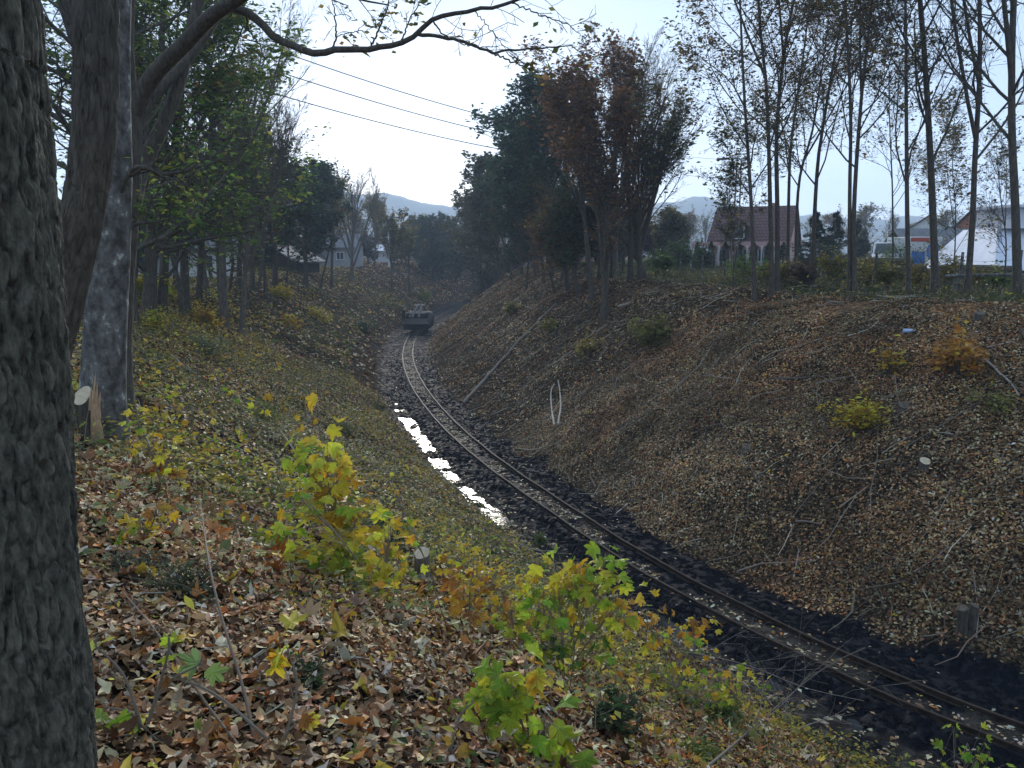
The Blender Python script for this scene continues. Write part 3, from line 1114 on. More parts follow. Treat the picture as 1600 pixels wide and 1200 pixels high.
row_tree(1, [(1180, 440), (1174, 313), (1164, 157), (1158, 0)], 25, 0.0706, 14, 5616, "slender leaning tree before the pink house, leftmost of the row on the right bank", 0, low=.22)
row_tree(2, [(1207, 442), (1203, 330), (1196, 150), (1186, 40)], 25.4, 0.0809, 15, 6048, "dark thick-based tree in the left pair of the right bank row", 1, .45, low=.3)
row_tree(3, [(1215, 440), (1214, 330), (1212, 200), (1225, 60)], 26.0, 0.0872, 15, 4752, "brownish trunk just right of the dark thick-based tree on the right bank", 1, .5, low=.35)
row_tree(4, [(1231, 415), (1233, 300), (1238, 215), (1262, 60)], 31, 0.074, 14, 3888, "thin tree with a kinked stem set back behind the left pair of the row", 0, low=.3)
row_tree(5, [(1243, 415), (1247, 290), (1268, 200), (1290, 60)], 32, 0.074, 13, 3456, "thin tree curving right beside the kinked stem at the right end of the house", 1, .4, low=.3)
row_tree(6, [(1268, 425), (1277, 280), (1287, 200), (1312, 40)], 28, 0.0809, 14, 4320, "tree leaning right in front of the dark spruce", 1, .5, low=.25)
row_tree(7, [(1328, 446), (1328, 300), (1327, 180), (1320, 30)], 24.5, 0.0673, 14, 3888, "straight stem, left one of the close pair in mid row", 0, low=.3)
row_tree(8, [(1337, 446), (1338, 330), (1352, 150), (1368, 0)], 24.3, 0.0773, 14, 3888, "stem bending right, right one of the close pair in mid row", 1, .45, low=.3)
row_tree(9, [(1396, 425), (1396, 300), (1394, 180), (1392, 60)], 30, 0.0403, 10, 1296, "thin pole-like tree in front of the white van", 0, low=.3)
row_tree(10, [(1421, 450), (1416, 330), (1412, 150), (1408, 0)], 23.5, 0.074, 14, 1944, "straight dark tree standing before the blue and white box", 0, low=.25)
row_tree(11, [(1463, 447), (1460, 340), (1455, 235), (1446, 100), (1440, 0)], 24, 0.118, 16, 648, "stoutest tree of the row, forking into two tall bare stems", 1, .40, 12, low=.25)
row_tree(12, [(1511, 455), (1512, 350), (1516, 260), (1520, 120), (1527, 0)], 23, 0.0904, 15, 648, "bare forked tree left of the white roofed shed", 2, .3, 18, low=.25)
row_tree(13, [(1592, 447), (1584, 320), (1577, 200), (1570, 40)], 21, 0.114, 15, 540, "bare leaning tree at the right edge before the white roofed shed", 2, .35, 18, low=.25)
row_tree(14, [(1568, 430), (1562, 380), (1551, 300), (1548, 200)], 27, 0.0303, 6, 432, "thin crooked sapling tree in front of the white roofed shed", 1, .4, 20, low=.2)
row_tree(15, [(1490, 430), (1492, 340), (1488, 260), (1494, 180)], 34, 0.0336, 8, 3240, "small leafy tree in the gap between the stout tree and forked tree", 1, .3, 16, low=.2, pal=ROWP)
row_tree(17, [(1634, 450), (1630, 320), (1640, 150), (1650, 0)], 23, 0.0948, 15, 648, "bare tree past the right end of the bank row", 1, .35, 16, low=.25)
row_tree(16, [(1145, 438), (1148, 360), (1140, 300), (1146, 260)], 27, 0.0236, 6, 1512, "low yellowing young tree before the gable end of the pink house", 2, .2, 22, low=.2, pal=YELG, size=.12)

# -- the big clump on the right bank in the middle of the picture

row_tree(31, [(944, 452), (946, 380), (940, 250), (938, 120)], 31, 0.16, 9.5, 5158, "brown-leaved tree standing foremost at the front of the clump", 2, .3, 12, BROWN, FAN, low=.3, group=CL, size=0.176)
row_tree(32, [(927, 446), (915, 360), (905, 250), (900, 130)], 34, 0.13, 10.5, 5158, "brown-leaved tree left of the foremost trunk in the clump", 2, .3, 12, BROWN, FAN, low=.35, group=CL, size=0.176)
row_tree(33, [(985, 440), (985, 330), (975, 200), (968, 110)], 36, 0.13, 11, 4166, "tall brown tree right of the foremost trunk in the clump", 1, .3, 12, BROWN, FAN, low=.35, group=CL, size=0.176)
row_tree(34, [(1000, 438), (1000, 330), (1020, 220), (1040, 150)], 35, 0.12, 9.3, 2380, "spreading bronze-leaved tree at the right side of the clump", 3, .15, 20, OLIVE, FAN, low=.2, group=CL, size=0.162)
row_tree(35, [(1013, 436), (996, 390), (1000, 300), (1050, 220)], 36, 0.11, 7.5, 2579, "low leaning tree forming the right edge of the clump", 3, .15, 26, OLIVE, FAN, low=.2, group=CL, size=0.162)
row_tree(36, [(962, 440), (965, 330), (990, 200), (1000, 100)], 44, 0.14, 13.2, 0, "bare fine-twigged tree rising behind the brown crowns", 3, .2, 14, spec=FAN, low=.25, group=CL, bark=M_bark)
row_tree(37, [(905, 440), (893, 390), (888, 330), (880, 260)], 36, 0.12, 6.5, 6720, "low dark green bushy tree under the brown crowns", 1, .3, 20, [(0.03, 0.05, 0.02), (0.05, 0.07, 0.025), (0.08, 0.08, 0.03)], BUSHY, low=.35, group=CL, size=0.203)
row_tree(38, [(888, 438), (880, 390), (862, 360), (850, 330)], 38, 0.1, 5.0, 4160, "low rusty-leaved tree with long level boughs left of the clump's trunks", 2, .2, 30, RUST, BUSHY, low=.2, group=CL, size=0.189)
row_tree(39, [(862, 437), (860, 380), (868, 240), (872, 130)], 46, 0.15, 13, 12160, "tall dark evergreen-looking tree at the peak of the clump", 1, .3, 10, DARKG, BUSHY, low=.15, group=CL, size=0.257)
row_tree(40, [(840, 436), (836, 360), (830, 250), (826, 190)], 52, 0.15, 12, 12160, "dark dense tree left of the clump's peak", 1, .3, 10, DARKG, BUSHY, low=.12, group=CL, size=0.27)
row_tree(41, [(815, 434), (812, 350), (806, 260), (803, 190)], 57, 0.15, 11.5, 10880, "dark dense tree at the left shoulder of the clump", 1, .3, 10, DARKG, BUSHY, low=.12, group=CL, size=0.284)
row_tree(42, [(1052, 430), (1050, 400), (1052, 370), (1050, 340)], 62, 0.12, 5.2, 5760, "rounded olive tree between the clump and the pink house", 1, .2, 24, [(0.09, 0.085, 0.03), (0.12, 0.10, 0.035), (0.07, 0.075, 0.03)], BUSHY, low=.1, group=CL, size=0.27)
row_tree(43, [(780, 432), (775, 350), (768, 260), (765, 210)], 72, 0.16, 12.6, 12800, "olive tall tree on the bank left of the dark dense trees", 1, .3, 10, [(0.05, 0.065, 0.028), (0.07, 0.07, 0.03), (0.09, 0.08, 0.035)], BUSHY, low=.15, group=CL, size=0.324)
row_tree(44, [(752, 425), (748, 330), (742, 250), (738, 190)], 84, 0.16, 14.5, 8800, "slim olive tree at the far left end of the clump", 1, .3, 10, [(0.05, 0.065, 0.028), (0.07, 0.07, 0.03), (0.09, 0.08, 0.035)], BUSHY, low=.2, group=CL, size=0.338)
row_tree(45, [(800, 433), (796, 340), (780, 250), (778, 200)], 80, 0.13, 13, 0, "bare grey tree showing between the dark and olive crowns", 2, .3, 12, spec=FAN, low=.25, group=CL, bark=M_bark)
for k, (px_, Y_) in enumerate([(868, 40), (876, 42), (897, 41), (913, 43), (955, 38), (972, 42), (822, 47), (838, 50), (850, 44), (800, 60), (785, 66), (935, 40)]):
    if 'stem0' not in PROTO:
        for q in range(3):
            proto("stem%d" % q, "tree", 300 + q, 5.5, .085, [dict(n=9, tmin=.4, ang=50, ratio=.3, pts=6, wig=.14, trop=.05, sides=4), dict(n=6, tmin=.2, ang=42, ratio=.5, pts=4, wig=.16, trop=.0, sides=3), dict(n=3, tmin=.2, ang=42, ratio=.5, pts=3, wig=.16, sides=3, rmin=.005)],
                  500, .12, RUST, lean=((-.2, .15, .02)[q], 0), wig=.05)
    plant("stem%d" % (k % 3), ground(px_, Y_), "thin undergrowth stem among the trunks of the clump, one of a dozen alike", "thin stems under the clump", k * 1.3, .8 + .06 * (k % 5))

# -- the wood on top of the left bank
LW = "trees of the wood on the left bank"
row_tree(61, [(232, 428), (236, 330), (250, 200), (255, 60)], 22, 0.2, 13, 4273, "green leafy tree nearest the grey trunk in the left wood", 1, .35, 14, GREEN, BUSHY, low=.14, group=LW, size=0.162)
row_tree(62, [(252, 425), (262, 330), (280, 220), (300, 90)], 24, 0.15, 12, 8768, "green tree with low drooping boughs in the left wood", 1, .35, 16, GREEN, BUSHY, low=.12, group=LW, size=0.162)
row_tree(63, [(310, 415), (318, 330), (325, 230), (330, 120)], 32, 0.14, 12, 4046, "thin green tree behind the drooping boughs in the left wood", 1, .35, 14, GREEN, BUSHY, low=.2, group=LW, size=0.189)
row_tree(64, [(345, 415), (340, 340), (350, 240), (352, 160)], 38, 0.15, 10.5, 2499, "yellowing tree in the middle of the left wood", 1, .3, 14, YELG, BUSHY, low=.15, group=LW, size=0.203)
row_tree(65, [(372, 416), (378, 330), (372, 240), (380, 180)], 42, 0.16, 11, 2579, "sparse-leaved tree with upright stems in the left wood", 3, .2, 14, OLIVE, FAN, low=.3, group=LW, size=0.189)
row_tree(66, [(395, 416), (392, 340), (402, 250), (408, 180)], 44, 0.15, 11.5, 2579, "sparse tree right of the upright stems in the left wood", 2, .3, 14, OLIVE, FAN, low=.3, group=LW, size=0.189)
row_tree(67, [(430, 414), (430, 340), (436, 250), (440, 200)], 50, 0.2, 11.2, 9424, "dark dense ivy-clad tree, left of the two in the left wood", 1, .3, 10, DARKG, BUSHY, low=.2, group=LW, size=0.27)
row_tree(68, [(478, 414), (476, 350), (480, 270), (484, 220)], 58, 0.2, 11.2, 9424, "dark dense ivy-clad tree, right of the two in the left wood", 1, .3, 10, DARKG, BUSHY, low=.2, group=LW, size=0.297)
row_tree(69, [(350, 412), (345, 300), (330, 150), (340, 60)], 30, 0.16, 14.5, 0, "bare fine-twigged tree spreading over the top of the left wood", 3, .3, 26, spec=FAN, low=.3, group=LW, bark=M_bark)
row_tree(80, [(376, 420), (392, 300), (420, 200), (440, 130)], 30, 0.12, 11, 0, "bare pale-twigged tree whose twigs reach into the sky under the hanging bough", 3, .3, 22, spec=FAN, low=.3, group=LW, bark=M_bark)
row_tree(70, [(290, 412), (285, 300), (270, 150), (280, 20)], 28, 0.17, 15, 937, "tall green tree behind the branching trunk in the left wood", 2, .3, 14, GREEN, SLIM4, low=.2, group=LW, size=.12)
row_tree(71, [(150, 425), (145, 300), (140, 150), (100, 20)], 16, 0.18, 13, 3571, "green tree seen between the two foremost trunks", 1, .35, 14, GREEN, BUSHY, low=.12, group=LW, size=0.135)
row_tree(72, [(205, 420), (220, 300), (215, 150), (235, 0)], 30, 0.17, 15, 1339, "olive tree behind the grey trunk in the left wood", 1, .35, 14, OLIVE, BUSHY, low=.15, group=LW, size=0.162)
row_tree(73, [(548, 415), (552, 350), (548, 290), (545, 240)], 72, 0.16, 12.3, 0, "bare pale tree with a broad fan of twigs past the left wood", 4, .15, 22, spec=FAN, low=.25, group=LW, bark=M_bark)
row_tree(74, [(518, 415), (520, 350), (528, 290), (530, 240)], 66, 0.14, 10.5, 1120, "mostly bare tree at the right end of the left wood", 2, .25, 16, OLIVE, FAN, low=.3, group=LW, size=0.243)
row_tree(75, [(612, 412), (612, 350), (615, 300), (614, 270)], 82, 0.13, 9.0, 2560, "half-bare slender tree left of the far dark tree", 2, .3, 14, OLIVE, FAN, low=.3, group=LW, size=0.27)
row_tree(76, [(640, 410), (636, 360), (640, 320), (638, 300)], 88, 0.12, 8.0, 1920, "half-bare small tree touching the far dark tree", 2, .3, 14, OLIVE, FAN, low=.3, group=LW, size=0.27)
row_tree(77, [(676, 412), (678, 370), (680, 330), (680, 300)], 104, 0.22, 10.4, 14400, "rounded dark tree closing the view at the end of the cutting", 3, .15, 16, DARKG, BUSHY, low=.1, group=LW, size=0.405)
row_tree(78, [(712, 415), (716, 370), (720, 330), (722, 305)], 112, 0.2, 9.6, 9600, "dull green tree between the far dark tree and the clump", 2, .2, 14, [(0.04, 0.06, 0.03), (0.06, 0.07, 0.035)], BUSHY, low=.1, group=LW, size=0.405)
row_tree(79, [(585, 412), (588, 360), (592, 320), (594, 290)], 92, 0.12, 9, 1440, "thin hazy tree right of the bare fan-shaped tree", 2, .3, 14, OLIVE, FAN, low=.3, group=LW, size=0.27)
for k, (px_, Y_) in enumerate([(222, 26), (270, 31), (285, 27), (325, 36), (357, 40), (385, 39), (403, 46), (415, 44), (448, 52), (500, 62), (333, 45), (212, 20)]):
    plant("stem%d" % (k % 3), ground(px_, Y_), "thin bare-footed stem among the trunks of the left wood, one of a dozen alike", "thin stems in the left wood", k * 1.7, 1.0 + .07 * (k % 4))

# -- background trees and bushes beyond
proto("far0", "tree", 401, 10, .18, BUSHY, 4200, .28, OLIVE, forks=1)
proto("far1", "tree", 402, 9, .16, BUSHY, 3600, .28, BROWN + OLIVE, forks=2)
proto("far2", "tree", 403, 11, .16, FAN[:3], 1500, .25, OLIVE, forks=2)
proto("thick", "bush", 411, 4.2, .10, [dict(n=22, tmin=.03, ang=55, ratio=.42, pts=5, wig=.12, trop=.05, sides=4, shape=lambda t: 1.1 - .5 * t), dict(n=6, tmin=.2, ang=45, ratio=.45, pts=4, wig=.14, sides=3), dict(n=4, tmin=.2, ang=45, ratio=.5, pts=3, wig=.15, sides=3, rmin=.006)], 3000, .26, [(0.045, 0.055, 0.028), (0.06, 0.06, 0.03), (0.08, 0.07, 0.035)], forks=2, fork_at=.1, fork_ang=25, name="bush")
THK = [(545, 108), (575, 100), (600, 116), (628, 104), (650, 118), (672, 124), (695, 116), (718, 126), (738, 118), (756, 110), (772, 98), (640, 128), (705, 134), (480, 84), (455, 76), (415, 70), (360, 62), (330, 66), (300, 58), (262, 50), (225, 48), (795, 88), (815, 80), (835, 74), (858, 70), (880, 66), (905, 70), (930, 64), (955, 68), (975, 62), (1000, 72), (1020, 68), (1345, 70), (1490, 66)]
for k, (px_, Y_) in enumerate(THK):
    side = "left wood" if px_ < 520 else "far dark tree" if px_ < 780 else "clump" if px_ < 1100 else "right bank row"
    plant("thick", ground(px_, Y_), "dull green thicket bush in the background around the %s" % side, "thicket bushes in the background", k * 1.9, (.9 if px_ < 1050 else .6) + .08 * (k % 4), (.75 if px_ < 1050 else .5) + .1 * (k % 3))
BACK = [(655, 150, 0), (700, 160, 1), (735, 135, 0), (765, 120, 1), (790, 130, 2), (560, 120, 1), (520, 110, 0), (590, 130, 2), (480, 105, 1), (440, 95, 2), (400, 90, 0), (340, 80, 1), (290, 75, 0),
        (845, 90, 1), (880, 85, 0), (920, 95, 2), (960, 90, 0), (1000, 100, 1), (1040, 110, 0), (1075, 120, 1), (1100, 130, 2), (1265, 110, 0), (1300, 95, 1), (1345, 100, 0), (1385, 105, 2), (1430, 110, 1), (1470, 100, 0), (1520, 120, 1), (1590, 115, 0), (240, 60, 0), (190, 55, 1)]
for k, (px_, Y_, q) in enumerate(BACK):
    side = "left wood" if px_ < 610 else "far end of the cutting" if px_ < 800 else "clump" if px_ < 1110 else "right bank row"
    plant("far%d" % q, ground(px_, Y_), "small distant %s tree in the background behind the %s" % (("olive", "brownish", "half-bare")[q], side), "background trees", k * 2.1, (.55 if px_ > 1200 else .62 if px_ > 1000 else .8) + .05 * (k % 4))

# ------------------------------------------------------------------ the big trunks beside the camera
def bark_trunk(name, pts, rad, nu, nv, depth, fu, fv, mat, parent, seed, flare=0.0, pwr=1.0):
    """a trunk with real furrowed bark: displaced ring mesh along a bent axis"""
    P = resample(pts, nv)
    R = resample(np.stack([np.linspace(0, 1, len(rad)), rad], 1), nv)[:, 1]
    T = norm(np.gradient(P, axis=0))
    U = norm(np.cross(T, np.array([0, 1.0, 0.0])))
    W = np.cross(T, U)
    th = np.linspace(0, 2 * np.pi, nu, endpoint=False)
    s = np.concatenate([[0], np.cumsum(np.linalg.norm(np.diff(P, axis=0), axis=1))])
    TH, SQ = np.meshgrid(th, s)
    a = TH / (2 * np.pi) * fu
    # periodic noise in angle: blend two copies
    wgt = (TH / (2 * np.pi)) ** 8
    b = SQ * fv

    def nf(kx, ky, o):
        n1 = fbm(a * kx + seed, b * ky + seed * 2, o)
        n2 = fbm((a - fu) * kx + seed, b * ky + seed * 2, o)
        return n1 * (1 - wgt) + n2 * wgt
    warp = nf(.4, .5, 3) - .5

    def ridge(kx, ky):
        n1 = np.abs(fbm((a + 1.6 * warp) * kx + seed, b * ky + seed * 2, 2) - .5)
        n2 = np.abs(fbm((a - fu + 1.6 * warp) * kx + seed, b * ky + seed * 2, 2) - .5)
        return n1 * (1 - wgt) + n2 * wgt
    h = 1 - np.clip(ridge(1, 1) * 6.5, 0, 1) ** pwr
    h = -h * .9 - .55 * (1 - np.clip(ridge(.38, .30) * 7, 0, 1)) + .45 * (nf(2.5, 3.5, 3) - .5) + .25 * (nf(6, 9, 2) - .5)
    big = (nf(.12, .12, 3) - .5) * .12
    rr = R[:, None] * (1 + big) + depth * h
    rr = rr * (1 + flare * np.exp(-np.maximum(SQ, 0) / .35) * (1 + .35 * np.sin(TH * 5 + seed)))
    V = P[:, None] + rr[..., None] * (np.cos(TH)[..., None] * U[:, None] + np.sin(TH)[..., None] * W[:, None])
    ii = np.arange(nu * nv).reshape(nv, nu)
    nxt = np.roll(ii, -1, 1)
    f = np.stack([ii[:-1], nxt[:-1], nxt[1:], ii[1:]], -1).reshape(-1, 4)
    return link(name, make_mesh(name, V.reshape(-1, 3), f, None, True), mat, parent)


def crown_on(root, limbs, spec, seed, mat, nleaf=0, pal=OLIVE, size=.1, keep=None, wts=None, droop=.7, spread=.1):
    """branches and leaves grown from given limb polylines, all under one tree"""
    tr = [resample(q, 24) for q, r0, r1 in limbs]
    rd = [np.linspace(r0, r1, 24) for q, r0, r1 in limbs]
    wood, tips = gen_tree(seed, tr, rd, spec)
    wood[0] = (wood[0][0], wood[0][1], 14)
    wood_mb(wood).build("branches", mat, root, True)
    if nleaf:
        leaf_mb(np.random.default_rng(seed), tips, nleaf, size, pal, wts, spread, droop, keep=keep).build("crown", M_crown, root)


t1 = thing("tree", "huge furrowed grey-brown trunk filling the left edge, nearest to the viewer", "tree", (0, 0, 0))
x0 = -1.52
def edge_axis(px, py, r, d=2.15):
    """axis point of a trunk of radius r at plan distance d whose right side touches the pixel's ray"""
    v = ray(px, py)
    th_ = math.atan2(v[0], v[1]) - math.asin(r / d)
    return np.array([d * math.sin(th_), d * math.cos(th_), EYE + v[2] / math.hypot(v[0], v[1]) * math.sqrt(d * d - r * r)])


EDGE = [(150, 1200, .325), (140, 1050, .325), (128, 850, .32), (115, 650, .31), (104, 480, .305), (92, 300, .30), (76, 120, .295), (62, 0, .29)]
ax = [edge_axis(*q) for q in EDGE]
ax = [ax[0] + np.array([-.01, 0, -.6])] + ax + [ax[-1] + np.array([-.07, .02, .45])]
bark_trunk("trunk", ax, [.34] + [q[2] for q in EDGE] + [.287], 1000, 1050, .014, 104, 13.0, M_bark_near, t1, 3.3, .03)
ytop = ax[-1] + np.array([-.04, .01, .25])
crown_on(t1, [([ax[-1] - np.array([0, 0, .06]), ytop + np.array([-.35, .1, 2.5]), ytop + np.array([-.7, .3, 6])], .282, .08), ([ytop + np.array([-.15, .05, .8]), ytop + np.array([-1.0, .5, 2.4]), ytop + np.array([-1.8, 1.1, 5])], .14, .04)],
         [dict(n=10, tmin=.2, ang=45, ratio=.3, pts=6, wig=.12, trop=.06, sides=5), dict(n=5, ang=40, ratio=.45, pts=4, sides=4), dict(n=4, ang=40, ratio=.5, pts=3, sides=3)], 21, M_bark_near)

Y2 = 4.6
b2 = ground(62, Y2)
t2 = thing("tree", "dark curved trunk leaning behind the huge foremost trunk", "tree", (0, 0, 0))
ax = [b2 + np.array([-.02, 0, -.25]), pt(68, 620, Y2), pt(97, 480, Y2), pt(126, 350, Y2), pt(144, 240, Y2), pt(150, 150, Y2), pt(150, 0, Y2), pt(146, -200, Y2 + .1), pt(150, -600, Y2 + .3)]
bark_trunk("trunk", ax, [.15, .125, .11, .112, .116, .118, .120, .118, .10], 420, 800, .009, 34, 11.0, M_bark_dark, t2, 9.1, .25)
crown_on(t2, [([pt(150, -590, Y2 + .3), pt(140, -900, Y2 + .5), pt(170, -1300, Y2 + .6)], .12, .03)],
         [dict(n=12, tmin=.1, ang=45, ratio=.4, pts=6, wig=.12, trop=.06, sides=5), dict(n=5, ang=40, ratio=.45, pts=4, sides=4), dict(n=4, ang=40, ratio=.5, pts=3, sides=3)], 22, M_bark_dark)

Y3 = 8.4
b3 = ground(162, Y3)
t3 = thing("tree", "pale grey smooth-barked trunk with lichen blotches, right of the dark curved trunk", "tree", (0, 0, 0))
ax = [b3 + np.array([0, 0, -.3]), b3 + np.array([0, 0, .15]), pt(163, 560, Y3), pt(167, 480, Y3), pt(172, 400, Y3), pt(176, 300, Y3), pt(178, 200, Y3), pt(180, 80, Y3), pt(184, -60, Y3), pt(190, -400, Y3)]
bark_trunk("trunk", ax, [.27, .225, .205, .19, .175, .15, .135, .13, .125, .10], 160, 420, .004, 9, 3.0, M_bark_grey, t3, 5.7, .22)
crown_on(t3, [([pt(190, -390, Y3), pt(200, -600, Y3 + .2), pt(190, -900, Y3 + .5)], .10, .03),
              ([pt(178, 370, Y3), pt(215, 350, Y3 + .2), pt(250, 345, Y3 + .5), pt(300, 330, Y3 + .9)], .025, .008),
              ([pt(176, 330, Y3), pt(210, 262, Y3 - .2), pt(260, 272, Y3), pt(330, 255, Y3 + .6), pt(360, 245, Y3 + 1)], .028, .008)],
         [dict(n=12, tmin=.15, ang=45, ratio=.34, pts=6, wig=.12, trop=.03, sides=5), dict(n=5, ang=40, ratio=.45, pts=4, sides=4), dict(n=4, ang=40, ratio=.5, pts=3, sides=3)], 23, M_bark_dark, 600, GREEN, .06, keep=lambda q: q[:, 2] < 6)

Y4 = 9.6
b4 = ground(182, Y4)
t4 = thing("tree", "branching dark tree whose long bough hangs across the sky to the right", "tree", (0, 0, 0))
ax = [b4 + np.array([0, 0, -.3]), b4 + np.array([0, 0, .15]), pt(184, 520, Y4), pt(190, 420, Y4), pt(197, 330, Y4), pt(202, 250, Y4), pt(203, 170, Y4)]
bark_trunk("trunk", ax, [.26, .21, .17, .155, .15, .14, .13], 140, 300, .006, 11, 5, M_bark_dark, t4, 7.7, .2)
limbA = [pt(203, 185, Y4), pt(238, 120, Y4 - .1), pt(285, 72, Y4 - .3), pt(328, 28, Y4 - .5), pt(372, -3, Y4 - .8), pt(430, -40, Y4 - 1), pt(520, -90, Y4 - 1.2), pt(640, -130, Y4 - 1.2)]
limbB = [pt(206, 215, Y4), pt(240, 150, Y4 + .3), pt(290, 98, Y4 + .6), pt(330, 42, Y4 + .8), pt(352, 5, Y4 + 1), pt(380, -60, Y4 + 1.2)]
limbC = [pt(205, 330, Y4), pt(222, 262, Y4 + .4), pt(250, 205, Y4 + .5), pt(276, 140, Y4 + .6), pt(292, 80, Y4 + .7), pt(306, 20, Y4 + .8), pt(318, -40, Y4 + .9), pt(340, -200, Y4 + 1)]
limbD = [pt(203, 175, Y4), pt(196, 80, Y4), pt(200, -20, Y4), pt(205, -200, Y4)]
limbE = [pt(205, 350, Y4), pt(240, 370, Y4 + .2), pt(290, 325, Y4 + .2)]
for nm, q, r0, r1 in (("a", limbA, .10, .045), ("b", limbB, .07, .035), ("c", limbC, .10, .05), ("d", limbD, .11, .05)):
    n_ = 26
    MB().tube(resample(q, n_), np.linspace(r0, r1, n_), 14).build("limb", M_bark_dark, t4, True)
crown_on(t4, [(limbB[-2:], .035, .012), (limbC[-3:], .05, .02), (limbD[-2:], .05, .02), (limbA[-4:], .05, .02)],
         [dict(n=7, tmin=.2, ang=45, ratio=.45, pts=6, wig=.14, trop=.03, sides=5), dict(n=5, ang=40, ratio=.45, pts=4, sides=4), dict(n=4, ang=40, ratio=.5, pts=3, sides=3)], 24, M_bark_dark)
# the hanging bough, its side shoots and the last ash leaves on them
YB = Y4 - .5
bough = [pt(355, 12, YB), pt(383, 17, YB), pt(405, 33, YB - .1), pt(425, 54, YB - .15), pt(452, 70, YB - .2), pt(487, 81, YB - .3), pt(525, 79, YB - .4), pt(562, 76, YB - .5), pt(600, 73, YB - .6), pt(628, 66, YB - .7), pt(652, 52, YB - .75), pt(672, 34, YB - .8), pt(690, 25, YB - .9), pt(735, 17, YB - 1), pt(775, 9, YB - 1.1), pt(815, 0, YB - 1.2), pt(850, -14, YB - 1.3)]
side1 = [pt(652, 53, YB - .75), pt(690, 58, YB - .7), pt(728, 67, YB - .6), pt(765, 81, YB - .5), pt(800, 78, YB - .5), pt(850, 75, YB - .4), pt(885, 72, YB - .4), pt(910, 82, YB - .4)]
side2 = [pt(765, 81, YB - .5), pt(800, 96, YB - .4), pt(830, 108, YB - .3), pt(860, 112, YB - .3)]
side3 = [pt(678, 35, YB - .8), pt(692, 52, YB - .9), pt(720, 66, YB - 1), pt(745, 74, YB - 1.1), pt(782, 71, YB - 1.1)]
side4 = [pt(487, 81, YB - .3), pt(520, 80, YB - .2)]
up1 = [pt(519, 79, YB - .4), pt(525, 55, YB - .3), pt(523, 25, YB - .2), pt(518, -10, YB)]
up2 = [pt(580, 73, YB - .5), pt(592, 45, YB - .6), pt(604, 15, YB - .7), pt(612, -15, YB - .8)]
up3 = [pt(524, 58, YB - .3), pt(548, 50, YB - .3), pt(572, 47, YB - .2), pt(592, 40, YB - .2), pt(612, 48, YB - .2)]
up4 = [pt(627, 66, YB - .7), pt(640, 30, YB - .5), pt(655, 5, YB - .4), pt(665, -20, YB - .4)]
dn1 = [pt(385, 18, YB), pt(388, 45, YB + .1), pt(404, 68, YB + .1), pt(414, 92, YB + .2)]
dn2 = [pt(740, 16, YB - 1), pt(770, 50, YB - 1), pt(790, 78, YB - .9), pt(806, 98, YB - .9)]
dn3 = [pt(800, 5, YB - 1.1), pt(850, 25, YB - 1.1), pt(890, 40, YB - 1), pt(915, 62, YB - 1)]
mb = MB()
for q, r0, r1 in ((bough, .048, .012), (side1, .020, .005), (side2, .011, .004), (side3, .009, .003), (up1, .011, .004), (up2, .011, .005), (up3, .006, .002), (up4, .009, .004), (dn1, .013, .004), (dn2, .006, .002), (dn3, .008, .003)):
    qq = resample(q, 30)
    qq[1:-1] += np.random.default_rng(len(q)).normal(0, .006, qq[1:-1].shape)
    mb.tube(qq, np.linspace(r0, r1, 30), 9)
sub = [resample(q, 24) for q in (bough[8:], side1, side2, side3, up1, up2, up3, up4, dn2, dn3)]
wood, tips = gen_tree(77, sub, [np.full(24, .006)] * len(sub), [dict(n=7, tmin=.25, ang=50, ratio=.26, pts=6, wig=.22, trop=-.03, sides=4, rmin=.0032, shape=lambda t: 1.1 - .3 * t), dict(n=3, tmin=.3, ang=45, ratio=.45, pts=5, wig=.24, trop=.0, sides=3, rmin=.0024)])
wood_mb(wood[1:], mb).build("bough", M_bark_dark, t4, True)
near = lambda q: np.minimum.reduce([np.linalg.norm(q - pt(a_, b_, YB - .5), axis=1) for a_, b_ in ((590, 10), (690, 8), (745, 5), (905, 30), (900, 45), (560, 0), (640, 5), (840, 15), (880, 20), (870, 50))]) < .5
leaf_mb(np.random.default_rng(4), tips, 190, .075, OLIVE, None, .06, 1.2, keep=near).build("leaves", M_crown, t4)

# ------------------------------------------------------------------ houses and yard beyond the right bank
M_pink = noise_mat("pink render", (0.50, 0.30, 0.28), (0.60, 0.37, 0.34), 1.2, (1, 1, 1), .9, .1, .01)
M_white = noise_mat("white paint", (0.62, 0.62, 0.62), (0.78, 0.78, 0.78), 2, (1, 1, 1), .7, .1, .005)
M_offwhite = noise_mat("dull white render", (0.30, 0.30, 0.31), (0.42, 0.42, 0.42), 2, (1, 1, 1), .8, .1, .005)
M_dark = noise_mat("dark brown timber", (0.03, 0.022, 0.018), (0.07, 0.05, 0.04), 5, (1, 1, 6), .8, .2, .01)
M_glass, n, l, p = new_mat("window glass")
p.inputs['Base Color'].default_value = (0.05, 0.06, 0.07, 1)
p.inputs['Roughness'].default_value = .08
M_black, n, l, p = new_mat("black rubber and iron")
p.inputs['Base Color'].default_value = (0.012, 0.012, 0.013, 1)
p.inputs['Roughness'].default_value = .6


